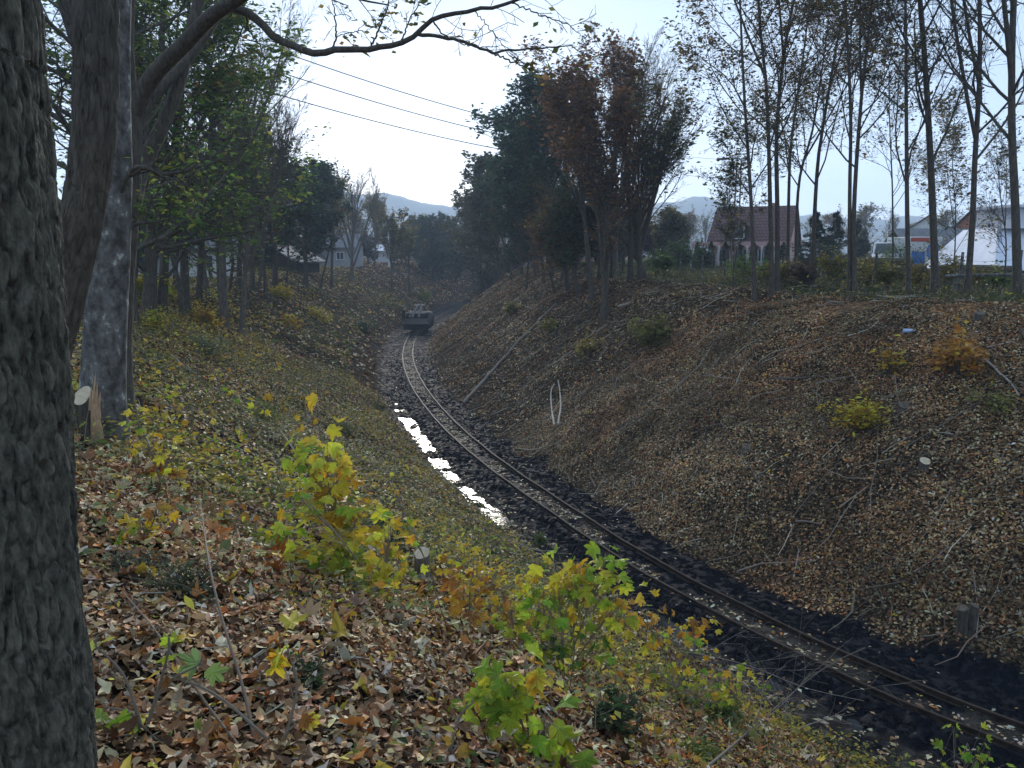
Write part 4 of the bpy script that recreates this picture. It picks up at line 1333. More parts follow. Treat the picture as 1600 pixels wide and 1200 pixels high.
def tile_mat(name, c1, c2, rows):
    m_, n, l, p = new_mat(name)
    t = n.new("ShaderNodeTexCoord")
    b = n.new("ShaderNodeTexBrick")
    b.inputs['Scale'].default_value = 1.0
    b.inputs['Brick Width'].default_value = .35
    b.inputs['Row Height'].default_value = rows
    b.inputs['Mortar Size'].default_value = .03
    b.inputs['Color1'].default_value = (*c1, 1)
    b.inputs['Color2'].default_value = (*c2, 1)
    b.inputs['Mortar'].default_value = (c1[0] * .35, c1[1] * .35, c1[2] * .35, 1)
    mpn = n.new("ShaderNodeMapping")
    mpn.inputs['Rotation'].default_value = (math.radians(90), 0, 0)
    l.new(t.outputs['Object'], mpn.inputs['Vector'])
    l.new(mpn.outputs['Vector'], b.inputs['Vector'])
    l.new(b.outputs['Color'], p.inputs['Base Color'])
    p.inputs['Roughness'].default_value = .8
    bp = n.new("ShaderNodeBump")
    bp.inputs['Strength'].default_value = .5
    bp.inputs['Distance'].default_value = .03
    l.new(b.outputs['Fac'], bp.inputs['Height'])
    bp.invert = True
    l.new(bp.outputs['Normal'], p.inputs['Normal'])
    return m_


M_tile = tile_mat("red-brown roof tiles", (0.10, 0.046, 0.042), (0.135, 0.062, 0.054), .30)
M_brick = tile_mat("orange brick", (0.42, 0.16, 0.08), (0.50, 0.20, 0.10), .12)
M_greyroof = noise_mat("grey sheet roof", (0.10, 0.10, 0.11), (0.18, 0.18, 0.19), 3, (1, 1, 1), .7, .2, .01)
M_whiteroof = noise_mat("white sheeting", (0.60, 0.63, 0.70), (0.74, 0.77, 0.84), 2, (1, 1, 1), .55, .25, .03)


def gable(w, dp, hw, hr, ov=.4, th=.12):
    """roof slabs and gable prism, ridge along local X"""
    roof, wall = MB(), MB()
    v = np.array([(-w / 2, -dp / 2, 0), (w / 2, -dp / 2, 0), (w / 2, dp / 2, 0), (-w / 2, dp / 2, 0)])
    top = v + np.array([0, 0, hw])
    wall.add(np.concatenate([v, top]), [[0, 1, 5, 4], [1, 2, 6, 5], [2, 3, 7, 6], [3, 0, 4, 7]])
    for sx in (-1, 1):
        x_ = sx * w / 2
        wall.add([(x_, -dp / 2, hw), (x_, dp / 2, hw), (x_, 0, hr - .06)], [[0, 1, 2]])
    sl = (hr - hw) / (dp / 2)
    for sy in (-1, 1):
        e = [(-w / 2 - ov, sy * (dp / 2 + ov), hw - ov * sl), (w / 2 + ov, sy * (dp / 2 + ov), hw - ov * sl), (w / 2 + ov, 0, hr), (-w / 2 - ov, 0, hr)]
        e = np.array(e)
        e2 = e + np.array([0, 0, th])
        roof.add(np.concatenate([e, e2]), [[3, 2, 1, 0], [4, 5, 6, 7], [0, 1, 5, 4], [2, 3, 7, 6], [0, 4, 7, 3], [1, 2, 6, 5]])
    return wall, roof


def window(parent, c, w, h, rot=0.0, name="window"):
    f = MB()
    for dx, dz, sx, sz in ((0, h / 2, w, .09), (0, -h / 2, w, .09), (-w / 2, 0, .09, h + .09), (w / 2, 0, .09, h + .09), (0, 0, .06, h)):
        f.box((dx, 0, dz), (sx, .09, sz))
    o = f.build(name, M_white, parent)
    o.location = c
    o.rotation_euler = (0, 0, rot)
    g = MB().box((0, .02, 0), (w - .08, .03, h - .08)).build("pane", M_glass, o)
    return o


hp = ground(1178, 62)
hp[2] = float(H(hp[0], hp[1])) - .2
house = thing("house", "pink rendered house with steep red-brown tiled roof behind the slender trees", "house", hp, rz=math.radians(-27))
house.scale = (.76, .84, .78)
wl_, rf_ = gable(7.0, 7.2, 2.5, 5.9, .5)
wl_.build("wall", M_pink, house)
rf = rf_.build("roof", M_tile, house)
MB().box((1.5, .9, 5.8), (.6, .6, 1.1)).build("chimney", M_brick, rf, bevel=.02)
dm = MB()
dm.box((-.9, -2.55, 3.35), (1.7, 1.9, 1.5))
dr_ = dm.build("dormer", M_dark, house)
dv = np.array([(-1.9, -3.75, 4.0), (.1, -3.75, 4.0), (-.9, -3.75, 4.9), (-1.9, -1.2, 4.0), (.1, -1.2, 4.0), (-.9, -1.2, 4.9)])
MB().add(dv, [[0, 2, 5, 3], [1, 4, 5, 2]]).add(dv, [[0, 1, 2]]).build("dormer_roof", M_tile, dr_)
window(house, (-.9, -3.53, 3.4), 1.0, 1.1)
MB().box((-.9, -4.1, 2.5), (2.2, 1.0, .12)).build("balcony", M_greyroof, house)
for x_, w_ in ((-2.4, .9), (-.4, 1.1), (1.6, 1.1), (2.9, .7)):
    window(house, (x_, -3.63, 1.25), w_, 1.2)
MB().box((-4.5, -1.0, 2.25), (2.0, 3.6, .14)).box((-5.3, -2.6, 1.1), (.14, .14, 2.2)).box((-5.3, .6, 1.1), (.14, .14, 2.2)).build("porch", M_greyroof, house)
# the white arches of the garden screen and the clipped thujas before the house wall
ar = thing("garden_screen", "white scalloped garden screen along the front of the pink house", "fence", hp + np.array([-1.4, -4.9, 0]), rz=math.radians(-24))
am = MB()
nA = 8
for k in range(nA + 1):
    am.box((-4.6 + k * 1.0, 0, .85), (.10, .08, 1.7))
am.build("post", M_white, ar)
aa = MB()
for k in range(nA):
    c0 = -4.1 + k * 1.0
    a_ = np.linspace(0, np.pi, 11)
    inner = np.stack([c0 + .44 * np.cos(a_), 0 * a_, 1.25 + .5 * np.sin(a_)], 1)
    outer = np.stack([c0 + .5 * np.sign(np.cos(a_)) * np.minimum(1, np.abs(np.cos(a_)) * 1.3), 0 * a_, np.full(11, 1.95)], 1)
    fr, bk = np.concatenate([inner, outer]), np.concatenate([inner, outer]) + np.array([0, .06, 0])
    f = [[i, i + 1, 12 + i, 11 + i] for i in range(10)]
    aa.add(fr, f).add(bk, [q[::-1] for q in f])
aa.build("arch", M_pink, ar)
rg = np.random.default_rng(8)
for k in range(8):
    m_ = 700
    zz_ = rg.random(m_) ** .8 * 1.9
    ra = .27 * (1 - (zz_ / 1.95) ** 2.2) + .03
    th = rg.random(m_) * 6.28
    P = np.stack([ra * np.cos(th), ra * np.sin(th), zz_ + .05], 1)
    if k == 0:
        th_root = thing("clipped_thuja", "", "shrub", (0, 0, 0), "clipped thujas before the pink house")
        U, V, N = rot_frames(m_, 1.2, rg)
        v, f, kk = stamp(DIA, DIAF, P, U, V, N, np.full(m_, .16))
        MB().add(v, f, np.repeat(pick([(0.02, 0.045, 0.018), (0.03, 0.06, 0.025)], m_, rg), kk, 0)).build("foliage", M_crown, th_root)
        MB().tube([(0, 0, -.2), (0, 0, 1.2)], .04, 6).build("stem", M_bark_dark, th_root)
    c_, s_ = math.cos(math.radians(-24)), math.sin(math.radians(-24))
    lx = -4.1 + k * 1.0
    q = np.array(ar.location) + np.array([lx * c_ + .35 * s_, lx * s_ - .35 * c_, 0])
    lb = "dark clipped thuja column by the white screen, number %s of eight from the left" % ("one two three four five six seven eight".split()[k])
    if k == 0:
        th_root.location = q
        th_root['label'] = lb
    else:
        copy_tree(th_root, q, k, (1, 1, .95 + .1 * rg.random()), lb)


def shrub(name, label, p, rx, rz_, n_, size, pal, cat="shrub", wts=None, group=None, seed=1, droop=.7, stems=9):
    """a bush: thin stems fanning from one foot, leaves through an uneven volume"""
    rg = np.random.default_rng(seed)
    root = thing(name, label, cat, p, group)
    d0 = norm(np.stack([rg.normal(0, .55, stems), rg.normal(0, .55, stems), np.ones(stems)], 1))
    L = np.exp(rg.normal(0, .2, stems)) * rz_ * .95
    d0[:, :2] *= (rx / rz_)
    pts = walk(rg, np.zeros((stems, 3)) - np.array([0, 0, .05]), norm(d0), L, 6, .10, .05)
    R = np.linspace(1, .4, 6)[None] * (.006 + .008 * rz_) * np.ones((stems, 1))
    wood, tips = gen_tree(seed, list(pts), list(R), [dict(n=5, tmin=.25, ang=45, ratio=.5, pts=4, wig=.15, trop=.02, sides=4, rmin=.0025), dict(n=4, tmin=.2, ang=45, ratio=.5, pts=3, wig=.15, sides=3, rmin=.002)])
    wood[0] = (wood[0][0], wood[0][1], 5)
    wood_mb(wood).build("stems", M_bark_dark, root)
    leaf_mb(rg, tips, n_, size, pal, wts, rx * .10, droop).build("leaves", M_leaf, root)
    return root


# bushes and conifers behind the row
proto("spruce", "tree", 501, 5.4, .12, [dict(n=60, tmin=.06, ang=82, ratio=.30, pts=5, wig=.05, trop=-.03, sides=4, shape=lambda t: 1.25 * (1 - t) + .08), dict(n=7, tmin=.15, ang=50, ratio=.35, pts=3, wig=.08, trop=-.03, sides=3)], 9000, .14, [(0.014, 0.03, 0.018), (0.022, 0.042, 0.024)], spread=.06)
plant("spruce", ground(1272, 44), "dark blue-green spruce behind the row, nearest the pink house", None, 0, .66)
plant("spruce", ground(1300, 50), "wider dark spruce right of the one nearest the pink house", None, 2, .70)
plant("spruce", ground(1335, 56), "dark spruce behind the close pair of stems", None, 4, .66)
shrub("bush", "rounded mid-green bush left of the pink house", ground(1060, 50), 1.5, 1.9, 2600, .15, [(0.04, 0.075, 0.025), (0.06, 0.10, 0.03)], seed=31)
shrub("bush", "low bright green bush below the rounded bush, beside the clump", ground(1035, 42), .9, 1.0, 1600, .12, [(0.055, 0.10, 0.025), (0.08, 0.13, 0.03)], seed=32)
shrub("bush", "dark bush in the yard left of the house corner", ground(1095, 52), 1.3, 1.5, 2000, .15, [(0.03, 0.055, 0.02), (0.05, 0.075, 0.025)], seed=33)
for k, (px_, Y_, rx, rz_, pl, nm) in enumerate([(1305, 28, .8, 1.1, YELG, "leafy yellow-green bush at the foot of the spruces"), (1365, 30, .9, .9, OLIVE, "olive bush in front of the dark log pile"), (1385, 27, .6, .8, YELG, "yellowing bush by the pole-like tree"), (1430, 27, .6, .9, OLIVE, "olive bush at the foot of the straight dark tree"), (1480, 28, .8, 1.0, OLIVE, "olive bush right of the stoutest trunk"), (1535, 28, 1.1, .7, OLIVE, "low dull bush before the white roofed shed"), (1255, 27, .8, .7, [(0.07, 0.05, 0.04), (0.09, 0.07, 0.05)], "brown bare-looking bush right of the pink house"), (1235, 29, .8, .8, OLIVE, "green bush at the right corner of the pink house"), (1200, 30, .7, .7, GREEN, "green bush behind the dark thick-based tree"), (1160, 32, .9, .7, GREEN, "green bush behind the leftmost slender tree"),
                                                (1455, 40, 1.6, 1.9, OLIVE, "tall olive bush beside the white van's box"), (1500, 42, 1.6, 2.2, DARKG, "dark hedge bush left of the white roofed shed"), (1560, 27, .8, .6, GREEN, "low green bush by the weathered fence rail"), (1400, 44, 1.3, 1.6, GREEN, "green bush behind the white van")]):
    shrub("bush", nm, ground(px_, Y_), rx, rz_, 900, .11, pl, seed=40 + k)

# thin wooden posts of the field fence with two wires
FP = [(1062, 40), (1096, 37), (1132, 34), (1310, 29), (1365, 27), (1498, 25), (1588, 23)]
fp = []
fence = thing("wire_fence", "old wire fence on thin pale posts along the top of the right bank", "fence", (0, 0, 0))
for px_, Y_ in FP:
    g = ground(px_, Y_)
    fp.append(g)
    MB().tube([g + np.array([0, 0, -.2]), g + np.array([.01, 0, .6]), g + np.array([.02, .01, 1.25])], [.05, .048, .045], 8).build("post", M_bark_grey, fence)
for h_ in (.55, 1.0):
    for a_, b_ in zip(fp[:-1], fp[1:]):
        t = np.linspace(0, 1, 7)[:, None]
        q = a_ * (1 - t) + b_ * t + np.array([0, 0, h_]) - np.array([0, 0, .06]) * (4 * t * (1 - t))
        MB().tube(q, .003, 4).build("wire", M_rail, fence)
rail_ = thing("fence_rail", "weathered grey rail on two posts near the right edge", "fence", ground(1555, 24))
MB().tube([(-1.6, 0, .52), (0, .05, .56), (1.7, .0, .5)], .045, 8).build("rail", M_bark_grey, rail_)
for sx in (-1.2, 1.2):
    MB().tube([(sx, .08, -.2), (sx, .08, .75)], .05, 8).build("post", M_bark_grey, rail_)

# stacked dark logs behind the fence
lg = np.random.default_rng(5)
base = ground(1360, 33)
for k, (dx, dz, ln) in enumerate([(0, .16, 4.2), (.1, .46, 4.0), (-.2, .75, 3.6), (4.6, .16, 4.0), (4.4, .45, 3.4)]):
    mbx = MB()
    c = base + np.array([dx, lg.normal(0, .15), dz])
    mbx.tube(resample([c + np.array([-ln / 2, .1, 0]), c + np.array([0, 0, .03]), c + np.array([ln / 2, -.1, -.02])], 8), .15, 10)
    nm = ["lowest log of the dark pile behind the fence", "middle log of the dark pile behind the fence", "topmost log of the dark pile behind the fence", "lower log lying right of the dark pile", "upper log lying right of the dark pile"][k]
    tag(mbx.build("log", M_bark_dark, None, True, loc=tuple(c)), nm, "log", "logs piled behind the fence")

# white van and the blue and white box beside it
M_blue, n, l, p = new_mat("blue lettered panel")
p.inputs['Base Color'].default_value = (0.03, 0.20, 0.62, 1)
p.inputs['Roughness'].default_value = .4
M_red, n, l, p = new_mat("red paint")
p.inputs['Base Color'].default_value = (0.45, 0.06, 0.04, 1)
vp = ground(1384, 46)
van = thing("van", "white van with a wide windscreen parked behind the row of trees", "van", vp, rz=math.radians(-24))
van.scale = (.84, .84, .84)
vv = np.array([(-.95, -2.2, .4), (.95, -2.2, .4), (.95, -2.2, 1.05), (-.95, -2.2, 1.05), (-.92, -1.35, 1.25), (.92, -1.35, 1.25), (.80, -.75, 2.05), (-.80, -.75, 2.05), (.82, 2.3, 2.1), (-.82, 2.3, 2.1), (.95, 2.3, .4), (-.95, 2.3, .4), (.95, 2.3, 1.15), (-.95, 2.3, 1.15), (.95, -1.2, 1.15), (-.95, -1.2, 1.15)])
vf = [[0, 1, 2, 3], [3, 2, 5, 4], [4, 5, 6, 7], [7, 6, 8, 9], [9, 8, 12, 13], [13, 12, 10, 11]]
vm = MB().add(vv, vf)
vm.add(vv, [[1, 10, 12, 14], [0, 15, 13, 11], [6, 14, 12, 8], [7, 9, 13, 15]]).add(vv, [[1, 14, 2], [2, 14, 5], [5, 14, 6], [0, 3, 15], [3, 4, 15], [4, 7, 15]])
vm.build("body", M_white, van)
ws = np.array([(-.82, -1.28, 1.33), (.82, -1.28, 1.33), (.72, -.80, 1.97), (-.72, -.80, 1.97)]) + np.array([0, -.06, .02])
MB().add(ws, [[0, 1, 2, 3]]).build("windscreen", M_glass, van)
for sx in (-1, 1):
    MB().box((sx * .70, -2.23, .85), (.38, .06, .2)).build("headlight", M_glass, van, bevel=.02)
    MB().box((sx * .93, -.2, 1.6), (.05, .8, .5), 0).build("side_window", M_glass, van)
    for y_ in (-1.45, 1.5):
        MB().tube([(sx * .98, y_, .35), (sx * .74, y_, .35)], .35, 18).build("wheel", M_black, van)
MB().box((0, -2.24, .5), (1.9, .1, .2)).build("bumper", M_black, van, bevel=.03)
bx = ground(1424, 45)
kiosk = thing("box_trailer", "white box trailer with blue panel and red top band beside the white van", "trailer", bx, rz=math.radians(8))
MB().box((0, 0, 1.15), (1.9, 2.2, 1.7)).build("body", M_white, kiosk, bevel=.04)
o_ = np.linspace(0, 2 * np.pi, 24, endpoint=False)
ov = np.concatenate([[(0.45, -1.108, 1.25)], np.stack([.45 + .42 * np.cos(o_), np.full(24, -1.108), 1.25 + .5 * np.sin(o_)], 1)])
MB().add(ov, [[0, i + 1, (i + 1) % 24 + 1] for i in range(24)]).box((-.45, -1.112, .8), (.8, .02, .8)).build("panel", M_blue, kiosk)
MB().box((-.2, -1.115, 1.85), (1.5, .02, .22)).build("band", M_red, kiosk)
for sx in (-.9, .9):
    MB().tube([(sx * 1.05, .2, .3), (sx * .85, .2, .3)], .3, 16).build("wheel", M_black, kiosk)
MB().box((0, 0, .3), (1.5, 2.0, .12)).build("chassis", M_black, kiosk)

# white roofed shed at the right edge, brick house and sheds further back
sp_ = ground(1590, 36)
shed = thing("shed", "low shed with a big white sheet roof and white dormer at the right edge", "shed", sp_, rz=math.radians(6))
MB().box((.6, 1.5, .35), (5.2, 4.4, .9)).build("wall", M_dark, shed)
rv = np.array([(-2.4, -1.6, .45), (4.4, -1.6, .45), (4.4, 1.2, 2.35), (-.3, 1.2, 2.35), (4.4, 3.6, 2.3), (-.3, 3.6, 2.3), (-2.4, 3.6, .45)])
MB().add(rv, [[0, 1, 2, 3], [3, 2, 4, 5]]).add(rv, [[0, 3, 5, 6]]).build("roof", M_whiteroof, shed)
dd_ = MB()
dd_.box((1.1, 1.6, 2.75), (2.7, 2.4, .9))
do = dd_.build("dormer", M_whiteroof, shed)
MB().box((1.3, .38, 2.75), (1.6, .05, .42)).build("window", M_glass, do)
MB().box((1.0, 1.5, 3.27), (3.2, 3.0, .12)).build("dormer_roof", M_whiteroof, do)
bp = ground(1548, 66)
br = thing("brick_house", "orange brick house partly hidden behind the white roofed shed", "house", bp, rz=math.radians(10))
br.scale = (.5, .7, .86)
w_, r_ = gable(9, 7, 3.4, 5.4)
w_.build("wall", M_brick, br)
r_.build("roof", M_tile, br)
window(br, (-2.6, -3.55, 2.0), 1.2, 1.2)
gp = ground(1462, 62)
gs = thing("shed", "long grey roofed shed behind the stoutest tree of the row", "shed", gp, rz=math.radians(4))
w_, r_ = gable(6.5, 4, 1.5, 3.0)
w_.build("wall", M_dark, gs)
r_.build("roof", M_greyroof, gs)
gp = ground(1448, 90)
gs = thing("house", "distant house with red roof and white gable above the grey shed", "house", gp, rz=math.radians(60))
w_, r_ = gable(8, 7, 2.6, 5.2)
w_.build("wall", M_white, gs)
r_.build("roof", M_tile, gs)
window(gs, (-1, -3.55, 1.5), 1.1, 1.2)

# cottages behind the left wood
for px_, Y_, w0, dp, hw, hr, mw, mr, nm, rz in [(445, 66, 3.4, 4.5, 1.0, 2.2, M_dark, M_greyroof, "small dark timber hut with a grey gable roof in the left wood", 70),
                                             (512, 88, 7.0, 5, 2.2, 3.5, M_offwhite, M_greyroof, "long white cottage with grey roof seen through the left wood", 0),
                                             (598, 110, 3.5, 4, 1.7, 2.4, M_white, M_whiteroof, "tiny white shed beside the far pole", 10),
                                             (290, 52, 7.0, 5, 1.7, 2.6, M_white, M_greyroof, "pale building behind the trunks at the left end of the wood", 8),
                                             (380, 74, 5.0, 5, 1.6, 2.8, M_white, M_tile, "pale shed with a red roof glimpsed in the middle of the left wood", 15)]:
    g = ground(px_, Y_)
    o = thing("cottage", nm, "building", g, rz=math.radians(rz))
    w_, r_ = gable(w0, dp, hw, hr)
    w_.build("wall", mw, o)
    r_.build("roof", mr, o)
    if hw > 1.2:
        for sx in (-.28, .28):
            window(o, (w0 * sx, -dp / 2 - .03, hw * .55), .8, .8)

# street lamp, far pole and the power lines
lp = ground(1147, 52)
lamp = thing("street_lamp", "street lamp on a lattice pole with an arm to the left before the pink house", "street lamp", lp)
top = pt(1147, 247, 52) - lp
mb = MB()
for sx in (-.13, .13):
    mb.tube([(sx * 1.6, 0, -.2), (sx, 0, top[2])], .05, 6)
for k in range(9):
    z0 = .3 + k * (top[2] - .4) / 9
    mb.box((0, 0, z0), (.36, .05, .05))
mb.build("pole", M_greyroof, lamp)
MB().tube([(0, 0, top[2]), (-.6, 0, top[2] + .02), (-1.15, 0, top[2] - .02)], .035, 6).build("arm", M_greyroof, lamp)
MB().box((-1.2, 0, top[2] - .06), (.5, .2, .12)).build("lamp_head", M_greyroof, lamp, bevel=.03)
fpole = ground(608, 98)
fpo = thing("utility_pole", "pale utility pole with a crossarm beyond the left wood", "utility pole", fpole)
MB().tube([(0, 0, -.3), (0, 0, 4.6)], [.13, .09], 8).build("pole", M_white, fpo)
MB().box((0, 0, 3.6), (1.9, .1, .12)).build("crossarm", M_white, fpo)
for k, (a_, b_, Y0, Y1) in enumerate([((330, 40), (860, 205), 70, 100), ((330, 76), (860, 226), 70, 100), ((330, 116), (860, 246), 70, 100)]):
    A, B = pt(*a_, Y0), pt(*b_, Y1)
    t = np.linspace(0, 1, 30)[:, None]
    q = A * (1 - t) + B * t - np.array([0, 0, .7]) * 4 * t * (1 - t)
    tag(MB().tube(q, .05, 5).build("power_line", M_black), "%s of the three power lines crossing the sky" % ("uppermost", "middle", "lowest")[k], "power line", "power lines across the sky")
for k, (a_, b_) in enumerate([((1000, 232), (1147, 250)), ((1000, 262), (1147, 279))]):
    A, B = pt(*a_, 60), pt(*b_, 52)
    t = np.linspace(0, 1, 14)[:, None]
    tag(MB().tube(A * (1 - t) + B * t - np.array([0, 0, .15]) * 4 * t * (1 - t), .010, 4).build("power_line", M_black), "%s wire running left from the street lamp pole" % ("upper", "lower")[k], "power line", "wires at the street lamp")

# ------------------------------------------------------------------ hills
M_hill = noise_mat("wooded hillside", (0.03, 0.045, 0.03), (0.07, 0.075, 0.05), .05, (1, 1, 1), .95, .0)


def hill(name, label, x0, x1, Y, prof_, seed, depth):
    nx_, ny_ = 160, 24
    xs = np.linspace(x0, x1, nx_)
    hh = np.interp(xs, *zip(*prof_)) + 6 * (Y / 700) * (fbm(xs * .03, xs * 0 + seed, 5) - .5) * 2
    ys = np.linspace(0, 1, ny_)
    X, T = np.meshgrid(xs, ys)
    Z = hh[None] * np.sin(np.pi * T / 2) ** 1.1 + 4 * (fbm(X * .04 + seed, T * 9, 4) - .5) * np.sin(np.pi * T)
    v = np.stack([X, Y + T * depth, Z - 2], -1).reshape(-1, 3)
    ii = np.arange(nx_ * ny_).reshape(ny_, nx_)
    f = np.stack([ii[:-1, :-1], ii[:-1, 1:], ii[1:, 1:], ii[1:, :-1]], -1).reshape(-1, 4)
    tag(link(name, make_mesh(name, v, f, None, True), M_hill), kind="structure")


hill("hills", "", -330, 330, 520, [(-330, 60), (-150, 40), (-100, 36), (-60, 30), (-20, 24), (20, 20), (70, 22), (110, 40), (135, 36), (165, 18), (330, 14)], 3.0, 160)
hill("hills", "", -420, 600, 760, [(-420, 95), (-110, 62), (-60, 50), (0, 38), (120, 52), (200, 60), (240, 56), (300, 40), (600, 44)], 8.0, 120)

# ------------------------------------------------------------------ stumps, poles, cut branches
def stump(label, px, py, r, h, lean=(0, 0), cut_tilt=(0.1, -.15), mat=None, name="stump", split=False, seed=0, cut=None):
    g = at(px, py)
    rg = np.random.default_rng(seed + int(px))
    root = thing(name, label, "stump", g)
    k = 28
    th = np.arange(k) / k * 2 * np.pi
    wob = 1 + .06 * np.sin(3 * th + rg.random() * 6) + .05 * np.sin(5 * th + rg.random() * 6) + rg.normal(0, .02, k)
    rows = []
    for u in np.linspace(0, 1, 9):
        rr = r * wob * (1 + .5 * np.exp(-u * h / (.25 * r + .03)) * (1 + .4 * np.sin(4 * th)))
        z = -.08 + u * (h + .08) + u * (cut_tilt[0] * np.cos(th) - cut_tilt[1] * np.sin(th)) * r
        if split and u == 1:
            z = z + rg.random(k) * .35 * h * (np.cos(th - .6) > .2)
        rows.append(np.stack([rr * np.cos(th) + lean[0] * u, rr * np.sin(th) + lean[1] * u, z], 1))
    v = np.concatenate(rows)
    ii = np.arange(9 * k).reshape(9, k)
    nxt = np.roll(ii, -1, 1)
    f = np.stack([ii[:-1], nxt[:-1], nxt[1:], ii[1:]], -1).reshape(-1, 4)
    link("bark", make_mesh("bark", v, f, None, True), mat or M_bark_dark, root)
    top = rows[-1].copy()
    c = top.mean(0)
    top = c + (top - c) * .94 + np.array([0, 0, .004])
    ring = np.concatenate([[c + np.array([0, 0, .006])], top, rows[-1]])
    ff = [[0, i + 1, (i + 1) % k + 1] for i in range(k)]
    mb_ = MB().add(ring, ff).add(ring, [[1 + i, 1 + k + i, 1 + k + (i + 1) % k, 1 + (i + 1) % k] for i in range(k)])
    mb_.build("cut_face", cut or M_cut, root)
    return root


stump("fresh sawn stump with pale top among the yellow maple shoots", 660, 908, .078, .31, (0, 0), (.1, -.45), M_bark)
stump("low sawn stump with a pale round face on the right slope", 1445, 728, .088, .10, (0, 0), (.1, -.5))
stump("old grey stump with a flat top on the right slope", 1168, 703, .10, .08, (0, 0), (.05, -.3), M_bark, cut=M_cut_old)
stump("dark charred-looking stump high on the right slope", 1412, 640, .10, .10, (0, 0), (.1, -.5), cut=M_cut_old)
stump("taller dark twin stump stem at the foot of the right slope, left of the pair", 1503, 990, .075, .42, (-.03, 0), (.3, -.2), cut=M_cut_old)
stump("dark twin stump stem at the foot of the right slope, right of the pair", 1517, 985, .065, .40, (.03, .02), (-.3, -.2), cut=M_cut_old)
stump("small sawn stem end near the white lichen twig below the maples", 885, 990, .03, .10, (0, 0), (.2, -.5), M_bark)
stump("thin stub with a yellow leaf beside the fresh sawn stump", 678, 868, .03, .12, (.02, 0), (.2, -.4), M_bark)
spl = stump("splintered stump with a white cut face beside the huge trunk", 142, 692, .085, .50, (-.05, .02), (.1, -1.0), M_bark_dark)
M_splint = noise_mat("torn reddish wood", (0.30, 0.17, 0.09), (0.55, 0.38, 0.22), 14, (4, 4, 1), .8, .3, .01)
sh = MB()
for k, (dx, h0, h1, ln) in enumerate([(.085, .34, .74, .05), (.115, .30, .66, .03), (.06, .36, .60, .02), (.13, .28, .55, .04)]):
    sh.tube(resample([(dx, -.05, h0), (dx + ln * .4, -.05, (h0 + h1) / 2), (dx + ln, -.04, h1)], 8), np.linspace(.026, .003, 8), 6)
sh.tube(resample([(.09, -.03, 0), (.095, -.04, .2), (.10, -.05, .42)], 8), np.linspace(.07, .035, 8), 9)
sh.build("splinter", M_splint, spl)
stump("thin grey stub standing in the leaves left of the maple shoots", 427, 790, .022, .22, (.01, 0), (.2, -.2), M_bark, cut=M_cut_old)
stump("low stub at the far top of the right bank", 890, 447, .16, .18, (0, 0), (.1, -.3), cut=M_cut_old)
stump("short dark stub on the right slope above the charred-looking stump", 1530, 500, .10, .16, (0, 0), (.1, -.3), cut=M_cut_old)


def pole(name, label, cat, pix, r0, r1, lift=.03, mat=None, sides=9, c=(.22, .19, .155), raise_=None, n_=24):
    """a stick lying on the ground along image points"""
    P = np.array([at(*q) for q in pix])
    P = resample(P, n_)
    P[:, 2] = np.maximum(P[:, 2], H(P[:, 0], P[:, 1])) + lift
    if raise_ is not None:
        P[:, 2] += np.interp(np.linspace(0, 1, n_), np.linspace(0, 1, len(raise_)), raise_)
    c0 = P[0].copy()
    o = MB().tube(P - c0, np.linspace(r0, r1, n_), sides, np.array(c)).build(name, mat or M_stick, None, True)
    o.location = c0
    return tag(o, label, cat)


pole("log_pole", "long thin felled pole lying up the right slope from the track", "log", [(724, 632), (760, 592), (795, 553), (835, 510), (868, 476)], .075, .035, .05)
pole("branch", "pale peeled branch standing upright on the right slope, left of two", "branch", [(866, 667), (862, 640), (861, 615), (866, 603)], .035, .022, .05, c=(.45, .40, .32))
pole("branch", "pale peeled branch standing upright on the right slope, right of two", "branch", [(872, 665), (876, 640), (875, 615), (872, 597)], .035, .022, .05, c=(.45, .40, .32))
pole("log", "short pale log near the top of the right slope", "log", [(966, 481), (984, 476)], .06, .055, .05, c=(.4, .35, .28))
pole("stick", "long grey pole lying beside the ditch on the left", "branch", [(640, 715), (680, 740), (730, 780), (775, 806)], .028, .02, .05, c=(.25, .22, .18))
pole("stick", "second grey pole beside the ditch, nearer the weeds", "branch", [(655, 745), (700, 772), (755, 803)], .02, .014, .04, c=(.25, .22, .18))
pole("stick", "short grey stake by the ditch under the white puddles", "branch", [(610, 695), (640, 712)], .03, .025, .04, c=(.25, .22, .18))
pole("branch", "dark bent branch lying across the middle of the right slope", "branch", [(1208, 596), (1240, 594), (1272, 592)], .04, .02, .04, c=(.10, .085, .07))
pole("branch", "light thin branch on the upper left of the right slope", "branch", [(1098, 590), (1130, 593), (1160, 598)], .02, .012, .04, c=(.3, .26, .21))
pole("branch", "long pale stick sloping down at the right edge of the slope", "branch", [(1540, 565), (1565, 590), (1592, 622)], .025, .018, .04, c=(.33, .29, .24))
pole("branch", "thin pale shoot curving down beside the yellow shrub", "branch", [(1398, 590), (1402, 620), (1412, 655)], .012, .006, .04, c=(.3, .26, .21))
pole("branch", "thin stick leaning over the old grey stump", "branch", [(1138, 690), (1152, 712), (1164, 732)], .012, .008, .04, c=(.3, .26, .21))
pole("branch", "brown branch lying along the slope under the charred-looking stump", "branch", [(1380, 625), (1430, 608), (1470, 600)], .025, .012, .04, c=(.15, .12, .09))
pole("branch", "pale twig standing before the twin stump", "branch", [(1525, 1000), (1528, 960), (1524, 925), (1520, 895)], .010, .006, .03, c=(.36, .32, .26))
pole("branch", "thin curved twig right of the twin stump", "branch", [(1535, 960), (1555, 930), (1568, 885)], .009, .005, .03, c=(.36, .32, .26))
pole("branch", "grey fallen branch at the toe of the right slope", "branch", [(1240, 905), (1245, 880), (1248, 860)], .015, .01, .03, c=(.33, .29, .24))
